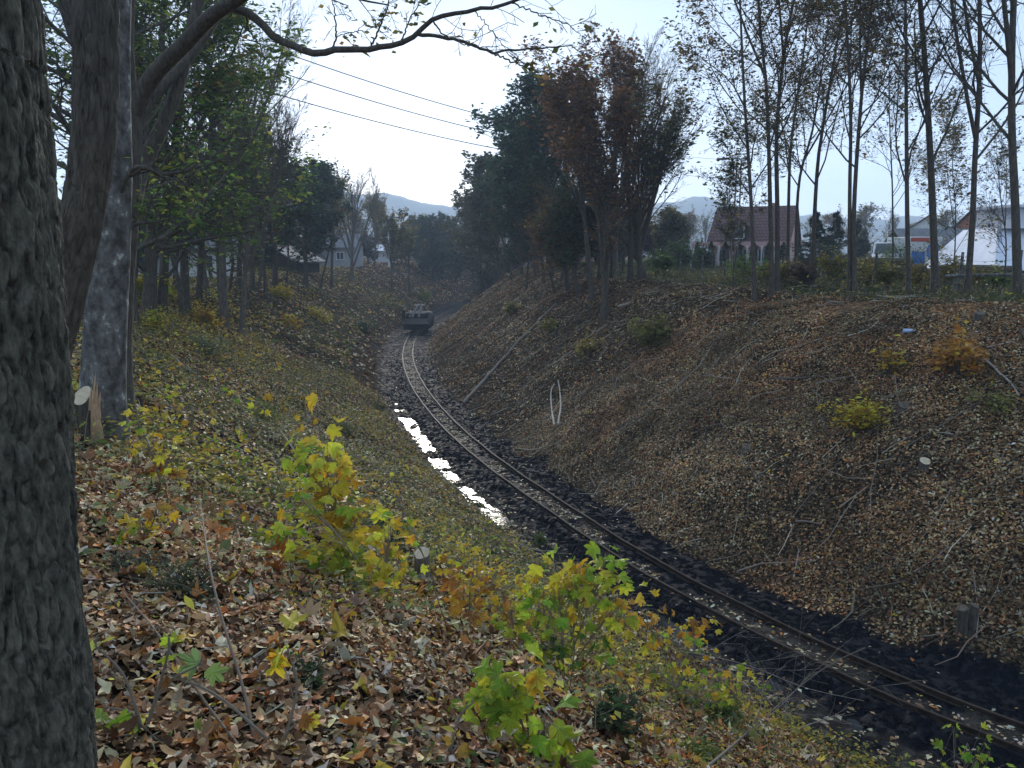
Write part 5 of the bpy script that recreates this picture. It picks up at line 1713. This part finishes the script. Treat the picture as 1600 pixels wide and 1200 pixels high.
pole("branch", "long dark branch on the far left bank", "branch", [(478, 468), (505, 480), (545, 500), (570, 505)], .05, .03, .06, c=(.09, .075, .06))
pole("branch", "dark branch lying above the first on the far left bank", "branch", [(470, 440), (500, 455), (530, 470)], .05, .03, .06, c=(.13, .11, .09))
pole("branch", "grey fallen stem among the weeds of the left bank", "branch", [(268, 560), (290, 578), (310, 590)], .03, .02, .06, c=(.28, .25, .21))
pole("branch", "white-barked bent branch end lying below the maple shoots", "branch", [(770, 966), (800, 966), (820, 975), (836, 985)], .014, .012, .05, c=(.45, .42, .36))
pole("branch", "dark fallen branch crossing the leaves beside the splintered stump", "branch", [(238, 715), (280, 722), (330, 728)], .012, .008, .03, c=(.12, .10, .08))


def twiggy(name, label, pix, r0, r1, seed, c=(.3, .27, .23), spec=None, lift=0.02, cat="branch"):
    """a cut branch with side twigs; points are (px, py, height above the ground there)"""
    P = []
    for a_, b_, h_ in pix:
        g = at(a_, b_)
        dd_ = (np.array([0, 0, EYE]) - g)
        k_ = h_ / max(dd_[2], .2)
        P.append(g + dd_ * k_)
    P = np.array(P)
    root = thing(name, label, cat, P[0])
    t = resample(P - P[0], 24)
    wood, tips = gen_tree(seed, [t], [np.linspace(r0, r1, 24)], spec or [dict(n=9, tmin=.3, ang=42, ratio=.25, pts=6, wig=.12, trop=.0, sides=5, rmin=.0022), dict(n=4, tmin=.3, ang=40, ratio=.45, pts=4, wig=.14, trop=0, sides=3, rmin=.0018)])
    wood[0] = (wood[0][0], wood[0][1], 9)
    mb_ = wood_mb(wood[:1], None, np.array(c))
    wood_mb(wood[1:], mb_, np.array(c) * .8).build("stem", M_stick, root, True)
    return root, tips + P[0]


twiggy("branch", "long bare grey branch slanting up from the bottom edge across the track", [(1085, 1215, .12), (1150, 1160, .32), (1220, 1098, .5), (1290, 1042, .62), (1352, 1012, .72)], .011, .004, 5, (.17, .145, .115))
twiggy("branch", "bare thin branch reaching right over the rails from the leaves", [(960, 1010, .2), (1080, 1020, .28), (1170, 1040, .3), (1260, 1075, .3), (1350, 1095, .25)], .006, .003, 6)
twiggy("branch", "pale upright twig right of the yellowing maple shoots", [(1178, 1150, .02), (1188, 1110, .1), (1192, 1072, .3)], .008, .004, 7)
twiggy("branch", "brown branch lying down the slope under the middle maple shoots", [(700, 870, .05), (760, 935, .08), (830, 1010, .06), (900, 1075, .06)], .014, .006, 8, (.2, .17, .14))
twiggy("branch", "grey crooked birch stem left of the yellow maple shoots", [(475, 800, .0), (472, 755, .08), (470, 725, .15), (452, 692, .25), (435, 668, .32)], .013, .007, 9, (.42, .39, .34))
twiggy("branch", "brown thin branch lying right of the green maple shoots", [(830, 1050, .1), (880, 1082, .1), (940, 1105, .1), (1010, 1140, .06)], .008, .003, 10, (.24, .2, .16))
twiggy("branch", "long horizontal brash branch at the foot of the near slope", [(1060, 1150, .04), (1130, 1150, .05), (1200, 1150, .05), (1270, 1130, .05)], .012, .006, 11, (.26, .22, .18))
twiggy("sapling", "tall thin bare sapling rising in the lower left foreground", [(402, 1180, .0), (380, 1075, .12), (345, 960, .35), (325, 870, .5), (312, 775, .62)], .0065, .0025, 12, (.16, .12, .09), [dict(n=5, tmin=.35, ang=35, ratio=.16, pts=5, wig=.1, trop=.03, sides=3, rmin=.0018)], cat="sapling")
twiggy("sapling", "second bare sapling leaning left in the lower left foreground", [(400, 1200, .0), (330, 1110, .14), (275, 1030, .26), (235, 975, .35), (192, 925, .42)], .006, .0022, 13, (.2, .16, .12), [dict(n=5, tmin=.35, ang=35, ratio=.16, pts=5, wig=.1, trop=.03, sides=3, rmin=.0018)], cat="sapling")

# ------------------------------------------------------------------ maple shoots with their last leaves
MY = [(0.66, 0.46, 0.035), (0.72, 0.54, 0.06), (0.60, 0.36, 0.03)]
MG = [(0.20, 0.32, 0.035), (0.30, 0.40, 0.04), (0.46, 0.47, 0.045)]
MO = [(0.42, 0.20, 0.03), (0.34, 0.15, 0.035), (0.48, 0.28, 0.045)]
MD = [(0.06, 0.12, 0.02), (0.09, 0.16, 0.025)]


def maple(label, foot, blobs, size, seed, name="maple_sapling", group=None, tmpl=MAPLE, tf=MAPLEF, cat="sapling", stemc=(.2, .17, .13)):
    """foot: pixel on the ground. blobs: (px, py, half-width px, half-height px, leaves, palette, nearer by) round which the leaves hang"""
    rg = np.random.default_rng(seed)
    g = at(*foot)
    dist = np.linalg.norm(g - np.array([0, 0, EYE]))
    root = thing(name, label, cat, g)
    wood, lv = MB(), MB()
    for bx_, by_, hw, hh, n_, pal, near_ in blobs:
        n_ = int(n_ * 2.3) if n_ > 7 else n_
        if n_ > 7:
            hw, hh = hw * 1.18, hh * 1.12
        c = pt(bx_, by_, g[1] - near_) - g
        sc = dist / F
        # a bent stem from the foot to the blob, then a twig to each leaf
        mid = c * .5 + np.array([rg.normal(0, .02), rg.normal(0, .02), .02 + .04 * min(1, abs(c[2]) * 2)])
        top = c + np.array([0, 0, hh * sc * .7])
        st = resample([np.zeros(3), mid, c, top], 14)
        wood.tube(st, np.linspace(.007, .003, 14), 6, np.array(stemc))
        o = rg.normal(0, .55, (n_, 3)) * np.array([hw * sc, max(hw, hh) * sc * .8, hh * sc])
        P = c + o
        gz = H(P[:, 0] + g[0], P[:, 1] + g[1]) - g[2]
        P[:, 2] = np.maximum(P[:, 2], gz + .03)
        # leaf frames: blades hang outward and down from the twig
        az = np.arctan2(o[:, 1], o[:, 0]) + rg.normal(0, .7, n_)
        el = rg.normal(-.55, .45, n_)
        V = np.stack([np.cos(az) * np.cos(el), np.sin(az) * np.cos(el), np.sin(el)], 1)      # base to tip
        N0 = norm(np.stack([rg.normal(0, .5, n_), rg.normal(-.35, .5, n_), np.ones(n_)], 1))
        U = norm(np.cross(V, N0))
        N = np.cross(U, V)
        s = size * .84 * np.clip(np.exp(rg.normal(0, .3, n_)), .4, 1.5)
        v, f, k = stamp(curled(tmpl, n_, .28, rg), tf, P, U, V, N, s)
        c_ = pick(pal, n_, rg, None, .18)
        cv = np.repeat(c_, k, 0).reshape(n_, k, 3).copy()
        cv[:, 0] *= np.array([.9, 1.05, .9])                 # greener at the veins
        edge = rg.random((n_, k)) < .12
        cv[edge] = cv[edge] * np.array([.9, .62, .7])         # brown margins
        lv.add(v, f, cv.reshape(-1, 3))
        i = rg.integers(5, 14, n_)
        j = st[i]
        tw = np.stack([j, (j + P) / 2 + np.array([0, 0, .02]), P + V * (s * .04)[:, None]], 1)
        tv, tf_ = tubes(tw, np.broadcast_to(np.array([.0022, .0016, .0012]), (n_, 3)), 4)
        wood.add(tv, tf_, np.array(stemc) * 1.1)
    wood.build("stem", M_stick, root)
    lv.build("leaves", M_leaf, root)
    return root


maple("tall yellow maple shoot with green leaves at its tip, left of the sawn stump", (528, 900),
      [(482, 715, 22, 42, 16, MG, 0), (512, 735, 26, 55, 26, MY, .1), (525, 790, 40, 40, 24, MY, .1), (560, 805, 40, 30, 18, MG + MY, .1), (440, 838, 26, 30, 12, MG, .05)], .125, 1)
maple("spreading green and yellow maple shoots in the leaves below the tall one", (500, 905),
      [(490, 870, 45, 24, 20, MG, .1), (560, 880, 45, 28, 20, MG + MY, .1), (530, 850, 40, 28, 14, MY, .1)], .115, 2)
maple("yellow maple shoot wrapping round the fresh sawn stump", (690, 940),
      [(640, 955, 30, 14, 12, MY, .1), (740, 915, 36, 26, 20, MY + MO, .1), (630, 815, 14, 22, 7, MG + MO, .05), (725, 870, 20, 20, 8, MY, 0)], .095, 3)
maple("orange withered maple shoot in the middle of the leafy slope", (735, 985),
      [(725, 935, 22, 35, 10, MO, .1), (715, 985, 18, 25, 6, MO, .1), (740, 890, 20, 20, 6, MY + MO, .0)], .11, 4)
maple("large bright yellow-green maple shoot in front of the track", (880, 1060),
      [(850, 960, 40, 45, 22, MG, .1), (905, 915, 45, 35, 26, MY + MG, .1), (960, 945, 45, 30, 22, MG + MY, .05), (880, 1010, 50, 35, 22, MG + MD, .1), (945, 885, 25, 25, 10, MG, .1), (870, 895, 26, 18, 8, MY, .05)], .105, 5)
maple("yellowing maple shoot with withered tips right of the bright one", (1060, 1090),
      [(1010, 970, 30, 22, 12, MY + MO, 0), (1060, 1005, 36, 26, 16, MY + MG, 0), (1120, 1060, 40, 22, 16, MY + MG, .1), (1085, 975, 20, 18, 8, MY + MO, 0)], .085, 6)
maple("pale green maple shoot low in the leaves at the bottom centre", (830, 1180),
      [(790, 1085, 36, 30, 16, MG, .1), (820, 1045, 18, 18, 6, MY + MG, .1), (850, 1150, 36, 35, 14, MG, .05), (775, 1130, 20, 20, 6, MG, .05)], .10, 7)
maple("green maple shoot poking up at the bottom right edge by the track", (1500, 1290),
      [(1490, 1150, 14, 14, 4, MG, .1), (1510, 1180, 30, 20, 8, MG, .1), (1470, 1195, 20, 12, 4, MG + MY, 0), (1545, 1185, 20, 12, 4, MG, .1)], .085, 8)
maple("slim maple shoot with few yellow leaves on the left slope", (385, 690),
      [(372, 618, 14, 10, 4, MY, 0), (408, 610, 12, 8, 3, MY, 0), (402, 638, 14, 8, 4, MY, 0), (455, 645, 8, 12, 3, MY + MO, 0)], .115, 9)
maple("yellow-leaved shoot low in front of the slope's weeds", (255, 770),
      [(240, 690, 26, 16, 8, MY, 0), (215, 655, 16, 16, 5, MG + MY, 0), (260, 735, 26, 18, 8, MY + MO, 0)], .10, 10)
maple("yellow-green shoot in the leaves beside the huge trunk", (225, 850),
      [(220, 825, 22, 18, 8, MY + MG, .05), (245, 795, 18, 12, 5, MY + MO, 0)], .095, 11)
maple("shoot with two orange leaves on the middle of the left slope", (430, 640),
      [(428, 572, 6, 6, 2, MO, 0), (440, 578, 6, 4, 1, MY, 0)], .16, 12)
maple("thin shoot with single yellow leaves hanging over the ditch side", (640, 830),
      [(597, 727, 8, 6, 2, MY, 0), (622, 745, 10, 10, 3, MY, 0), (640, 727, 6, 6, 2, MY, 0), (610, 760, 14, 8, 4, MY + MG, 0)], .085, 13)
maple("yellow shoot on the left slope above the birch stem", (385, 760),
      [(378, 735, 14, 14, 5, MY + MG, 0), (375, 712, 16, 8, 4, MG, 0)], .10, 14)
maple("green leafy elder shoot at the ditch edge above the maples", (760, 880),
      [(762, 825, 16, 30, 16, MD + MG, 0), (775, 850, 26, 20, 12, MG, 0), (700, 835, 30, 14, 10, MG, 0)], .07, 15, "elder_shoot", tmpl=LANC + np.array([.5, 0, 0]), tf=LANCF)
maple("green leafy shoots trailing right of the pale upright twig", (1185, 1120),
      [(1150, 1060, 24, 14, 10, MG, 0), (1190, 1070, 14, 30, 12, MG, 0), (1165, 1110, 30, 24, 14, MG, 0)], .055, 16, "leafy_shoot", tmpl=LANC + np.array([.5, 0, 0]), tf=LANCF)
maple("round-leaved shoot with big pale green leaves at the foot of the huge trunk", (225, 1150),
      [(165, 1105, 12, 6, 2, [(0.32, 0.40, 0.10)], .0), (318, 1035, 12, 6, 2, [(0.20, 0.30, 0.12)], .0), (300, 1165, 14, 10, 3, [(0.36, 0.42, 0.10)], 0), (150, 1010, 8, 14, 3, [(0.42, 0.42, 0.08)], 0), (265, 1010, 8, 20, 3, MG, 0), (210, 1205, 10, 10, 3, MG, 0)], .085, 17, "leafy_shoot")
maple("shoot with orange-yellow maple leaves in the bottom left leaves", (440, 1175),
      [(465, 1130, 10, 8, 3, MY + MO, 0), (450, 1020, 14, 10, 4, MY, 0), (260, 1053, 10, 6, 3, MO + MY, 0)], .075, 18)
maple("tiny yellow seedling leaves at the bottom edge centre", (700, 1190), [(738, 1098, 10, 8, 2, MO, 0), (715, 1165, 10, 8, 2, MO + MY, 0)], .08, 19)

maple("loose trail of small yellow maple leaves linking the sawn stump to the bright shoot", (800, 1000),
      [(770, 915, 40, 22, 16, MY, .05), (800, 965, 36, 26, 16, MY + MO, .05), (770, 1010, 30, 18, 8, MY + MG, 0)], .08, 20)
maple("low straggling yellow-green shoots under the tall yellow one", (600, 940),
      [(600, 890, 40, 26, 18, MG + MY, .05), (570, 930, 46, 20, 14, MG, .05), (610, 840, 30, 22, 12, MY, 0), (470, 780, 18, 26, 8, MG, .05)], .085, 21)
maple("small yellow-green shoots at the right end of the leafy band", (1100, 1120),
      [(1030, 1050, 36, 20, 14, MG + MY, 0), (1090, 1090, 40, 20, 14, MG, 0), (1150, 1090, 26, 16, 8, MY + MG, 0)], .06, 22)
maple("scattered yellow-leaved stems on the upper left slope near the pale trunk", (300, 700),
      [(300, 650, 40, 16, 8, MY, 0), (340, 690, 30, 14, 8, MY + MG, 0), (285, 615, 40, 14, 8, MG + MY, 0)], .085, 23)
maple("low yellow-leaved stems below the birch stem", (400, 850),
      [(350, 800, 36, 14, 8, MY + MO, .03), (400, 830, 26, 12, 8, MG + MY, .03)], .085, 24)

# small leafy bushes of the near slope
for k, (nm, px_, py_, rx, rz_, n_, sz, pal) in enumerate([
        ("small-leaved grey-green bush in the leaves beside the huge trunk", 290, 935, .30, .22, 900, .026, [(0.07, 0.09, 0.04), (0.10, 0.12, 0.06)]),
        ("second small grey-green bush further up beside the huge trunk", 200, 900, .22, .18, 500, .026, [(0.09, 0.11, 0.06), (0.14, 0.15, 0.09)]),
        ("dark green bush low in the bottom centre leaves", 480, 1075, .16, .12, 500, .026, [(0.03, 0.06, 0.02), (0.05, 0.085, 0.025)]),
        ("dark ivy-like bush below the bright maple shoot", 960, 1150, .18, .26, 420, .045, [(0.025, 0.05, 0.018), (0.045, 0.08, 0.025)]),
        ("yellow-green ground bush along the bottom edge right of centre", 1090, 1190, .3, .2, 800, .04, [(0.16, 0.20, 0.04), (0.24, 0.26, 0.05), (0.09, 0.13, 0.03)]),
        ("green low bush between the maples and the ditch", 850, 850, .4, .25, 900, .045, [(0.07, 0.11, 0.03), (0.12, 0.16, 0.04)]),
        ("leafy low bush right of the yellow maples near the mud", 1120, 1120, .35, .28, 900, .035, [(0.08, 0.13, 0.03), (0.15, 0.19, 0.04)]),
        ("green bramble mound left of the fresh sawn stump", 605, 850, .35, .3, 700, .045, [(0.05, 0.10, 0.025), (0.10, 0.15, 0.035)]),
        ("bright yellow shrub in the middle of the right slope", 1338, 672, .7, .6, 728, 0.0975, MY + [(0.30, 0.24, 0.04)]),
        ("rusty orange shrub high on the right slope near the edge", 1500, 590, .8, .7, 588, 0.13, MO),
        ("pale yellow-green weed patch below the rusty orange shrub", 1545, 640, .8, .4, 380, .08, [(0.22, 0.21, 0.07), (0.30, 0.28, 0.08)]),
        ("small orange shrub above the bright yellow shrub", 1385, 590, .4, .6, 196, 0.117, MO + MY),
        ("wide olive-yellow shrub near the top of the right slope", 1018, 540, 1.3, .8, 1120, 0.143, [(0.22, 0.20, 0.05), (0.14, 0.14, 0.05)]),
        ("small yellowing shrub left of the wide one on the right slope", 918, 553, .6, .5, 336, 0.13, [(0.26, 0.22, 0.05), (0.35, 0.25, 0.05)]),
        ("yellowish shrub on the nose of the right bank", 800, 490, 1.0, .5, 588, 0.169, [(0.26, 0.22, 0.06), (0.18, 0.17, 0.06)]),
        ("yellow low shrub beside the long felled pole", 860, 515, .7, .35, 364, 0.156, [(0.26, 0.22, 0.06), (0.20, 0.20, 0.06)]),
        ("orange low shrub at the tip of the right bank behind the rail vehicle", 738, 468, 1.0, .6, 364, 0.26, [(0.26, 0.18, 0.06), (0.20, 0.16, 0.06)]),
        ("yellow bush on the bank behind the rail vehicle", 663, 470, 1.2, 1.0, 588, 0.26, [(0.30, 0.28, 0.04), (0.20, 0.22, 0.05)]),
        ("green bush at the toe of the left bank before the rail vehicle", 575, 522, 1.6, .9, 1200, .13, [(0.03, 0.065, 0.025), (0.05, 0.09, 0.03)]),
        ("golden shrub high on the far left bank", 440, 465, 1.4, .7, 700, 0.182, MY),
        ("golden shrub half way down the far left bank", 500, 500, 1.3, .6, 588, 0.182, MY + [(0.25, 0.24, 0.06)]),
        ("orange-yellow shrub on the left slope above the bend", 455, 510, 1.1, .5, 503, 0.156, MY + MO),
        ("yellow shrub group nearest the wood on the left bank", 250, 470, 1.0, .6, 728, 0.143, MY + MG),
        ("yellow-green shrub at the foot of the pale grey trunk", 212, 480, .7, .9, 700, 0.143, [(0.30, 0.30, 0.05), (0.42, 0.36, 0.05)]),
        ("golden low shrub in the middle of the left bank", 320, 505, 1.0, .5, 728, 0.13, MY + MO),
        ("yellow-green low shrub left of centre on the left bank", 250, 520, .8, .5, 420, .09, MY + MG),
        ("silvery green weed clump on the left slope", 330, 560, .8, .7, 900, .07, [(0.20, 0.24, 0.15), (0.13, 0.18, 0.09)]),
        ("green-yellow weed clump under the slim maple shoot", 420, 660, .6, .45, 700, .055, [(0.12, 0.16, 0.04), (0.2, 0.22, 0.05)]),
        ("olive weed clump on the left slope beside the ditch", 540, 680, .8, .4, 900, .055, [(0.10, 0.13, 0.04), (0.15, 0.17, 0.05)]),
        ("green weed clump on the lower left slope above the poles", 590, 640, .8, .35, 700, .06, [(0.08, 0.11, 0.035), (0.14, 0.15, 0.05)])]):
    shrub("shrub", nm, at(px_, py_), rx, rz_, n_, sz, pal, seed=120 + k, stems=10)

# a crushed blue can and a pale blue bottle thrown on the banks
M_can, n, l, p = new_mat("blue painted tin")
p.inputs['Base Color'].default_value = (0.03, 0.05, 0.14, 1)
p.inputs['Roughness'].default_value = .35
p.inputs['Metallic'].default_value = .4
g = at(536, 722)
canm = MB()
for a_, r_ in (((-.09, 0, .045), .04),):
    q = np.array([(-.09, 0, .05), (-.085, 0, .05), (-.05, 0, .05), (0, .005, .045), (.05, 0, .05), (.085, 0, .05), (.09, 0, .05)])
    canm.tube(q, [.032, .042, .045, .035, .045, .042, .032], 14)
tag(canm.build("drink_can", M_can, loc=None), "crushed dark blue can lying in the weeds of the left slope", "can").location = g
M_bot, n, l, p = new_mat("pale blue plastic")
p.inputs['Base Color'].default_value = (0.35, 0.45, 0.62, 1)
p.inputs['Roughness'].default_value = .2
g = at(1420, 521)
bt = MB().tube([(-.14, 0, .06), (-.13, 0, .06), (.05, 0, .06), (.10, 0, .06), (.12, 0, .06), (.16, 0, .06)], [.03, .05, .05, .03, .02, .02], 12)
o = tag(bt.build("plastic_bottle", M_bot), "pale blue plastic bottle lying near the top of the right slope", "bottle")
o.location = g

# ------------------------------------------------------------------ dark work vehicle standing on the rails
M_vdark = noise_mat("oily dark paint", (0.015, 0.016, 0.018), (0.045, 0.042, 0.04), 4, (1, 1, 1), .9, .2, .01, spec=.08)
M_vrust = noise_mat("worn brown steel", (0.035, 0.027, 0.021), (0.075, 0.058, 0.044), 5, (1, 1, 1), .6, .2, .01)
M_vpale = noise_mat("pale grey paint", (0.22, 0.22, 0.22), (0.36, 0.36, 0.37), 4, (1, 1, 1), .5, .1, .01)
j = int(np.argmin(np.abs(TRACK[:, 1] - 60.5)))
vc = TRACK[j]
vrot = math.atan2(-TNORM[j][1], -TNORM[j][0]) + math.pi
veh = thing("rail_work_vehicle", "dark work machine with two pale arms standing on the rails at the bend", "rail vehicle", (vc[0], vc[1], BED + .095), rz=vrot - math.radians(4))
MB().box((0, 1.6, .50), (1.5, 3.6, .22)).build("chassis", M_vdark, veh, bevel=.03)
for y_ in (.6, 2.6):
    for sx in (-1, 1):
        MB().tube([(sx * .37, y_, .25), (sx * .25, y_, .25)], .25, 18).build("wheel", M_black, veh)
MB().box((0, 1.9, .98), (1.75, 2.6, .74)).build("engine_hood", M_vdark, veh, bevel=.08)
pl_ = np.array([(-1.05, -.35, .62), (1.05, -.35, .62), (1.05, .35, .98), (-1.05, .35, .98), (-1.05, -.35, .54), (1.05, -.35, .54), (1.05, .40, .90), (-1.05, .40, .90)])
MB().add(pl_, [[0, 1, 2, 3], [7, 6, 5, 4], [0, 4, 5, 1], [1, 5, 6, 2], [2, 6, 7, 3], [3, 7, 4, 0]]).build("front_plate", M_vrust, veh, bevel=.01)
MB().box((0, -.1, .34), (1.9, .12, .42), tilt=.2).build("plough_blade", M_black, veh, bevel=.02)
MB().box((-1.0, .4, 1.2), (.08, 1.0, .85), tilt=.0).box((-.88, .4, 1.66), (.26, 1.0, .06), tilt=.12).build("side_panel", M_vdark, veh, bevel=.02)
q = resample([(.98, -.1, .35), (1.12, .3, .9), (1.05, .7, 1.25), (.75, .9, 1.35)], 10)
MB().tube(q, [.2, .26, .28, .28, .27, .25, .23, .2, .17, .12], 12).build("hose_drum", M_black, veh, True)
for sx, x1 in ((-.28, .10), (.22, .42)):
    MB().tube(resample([(sx, .1, 1.1), ((sx + x1) / 2, .2, 1.55), (x1, .35, 1.95)], 8), .085, 10).build("lifting_arm", M_vpale, veh, bevel=.01)
MB().box((.25, .36, 2.0), (.85, .1, .07)).build("crossbar", M_vpale, veh, bevel=.01)
MB().box((-.45, .3, 1.4), (.12, .25, .22)).box((-.5, .2, 1.15), (.1, .2, .1)).build("bracket", M_vpale, veh, bevel=.02)

# ------------------------------------------------------------------ haze
for r_ in list(PROTO.values()):
    if 'unused' in r_.keys():
        for ch in list(r_.children):
            bpy.data.objects.remove(ch)
        bpy.data.objects.remove(r_)
M_haze = bpy.data.materials.new("haze")
M_haze.use_nodes = True
n, l = M_haze.node_tree.nodes, M_haze.node_tree.links
n.clear()
pv = n.new("ShaderNodeVolumePrincipled")
pv.inputs['Color'].default_value = (0.62, 0.78, 1.0, 1)
pv.inputs['Density'].default_value = 0.00085
pv.inputs['Anisotropy'].default_value = 0.25
ou = n.new("ShaderNodeOutputMaterial")
l.new(pv.outputs['Volume'], ou.inputs['Volume'])
hz = MB().box((40, 420, 36), (1400, 1060, 84)).build("haze", M_haze)
tag(hz, kind="stuff")
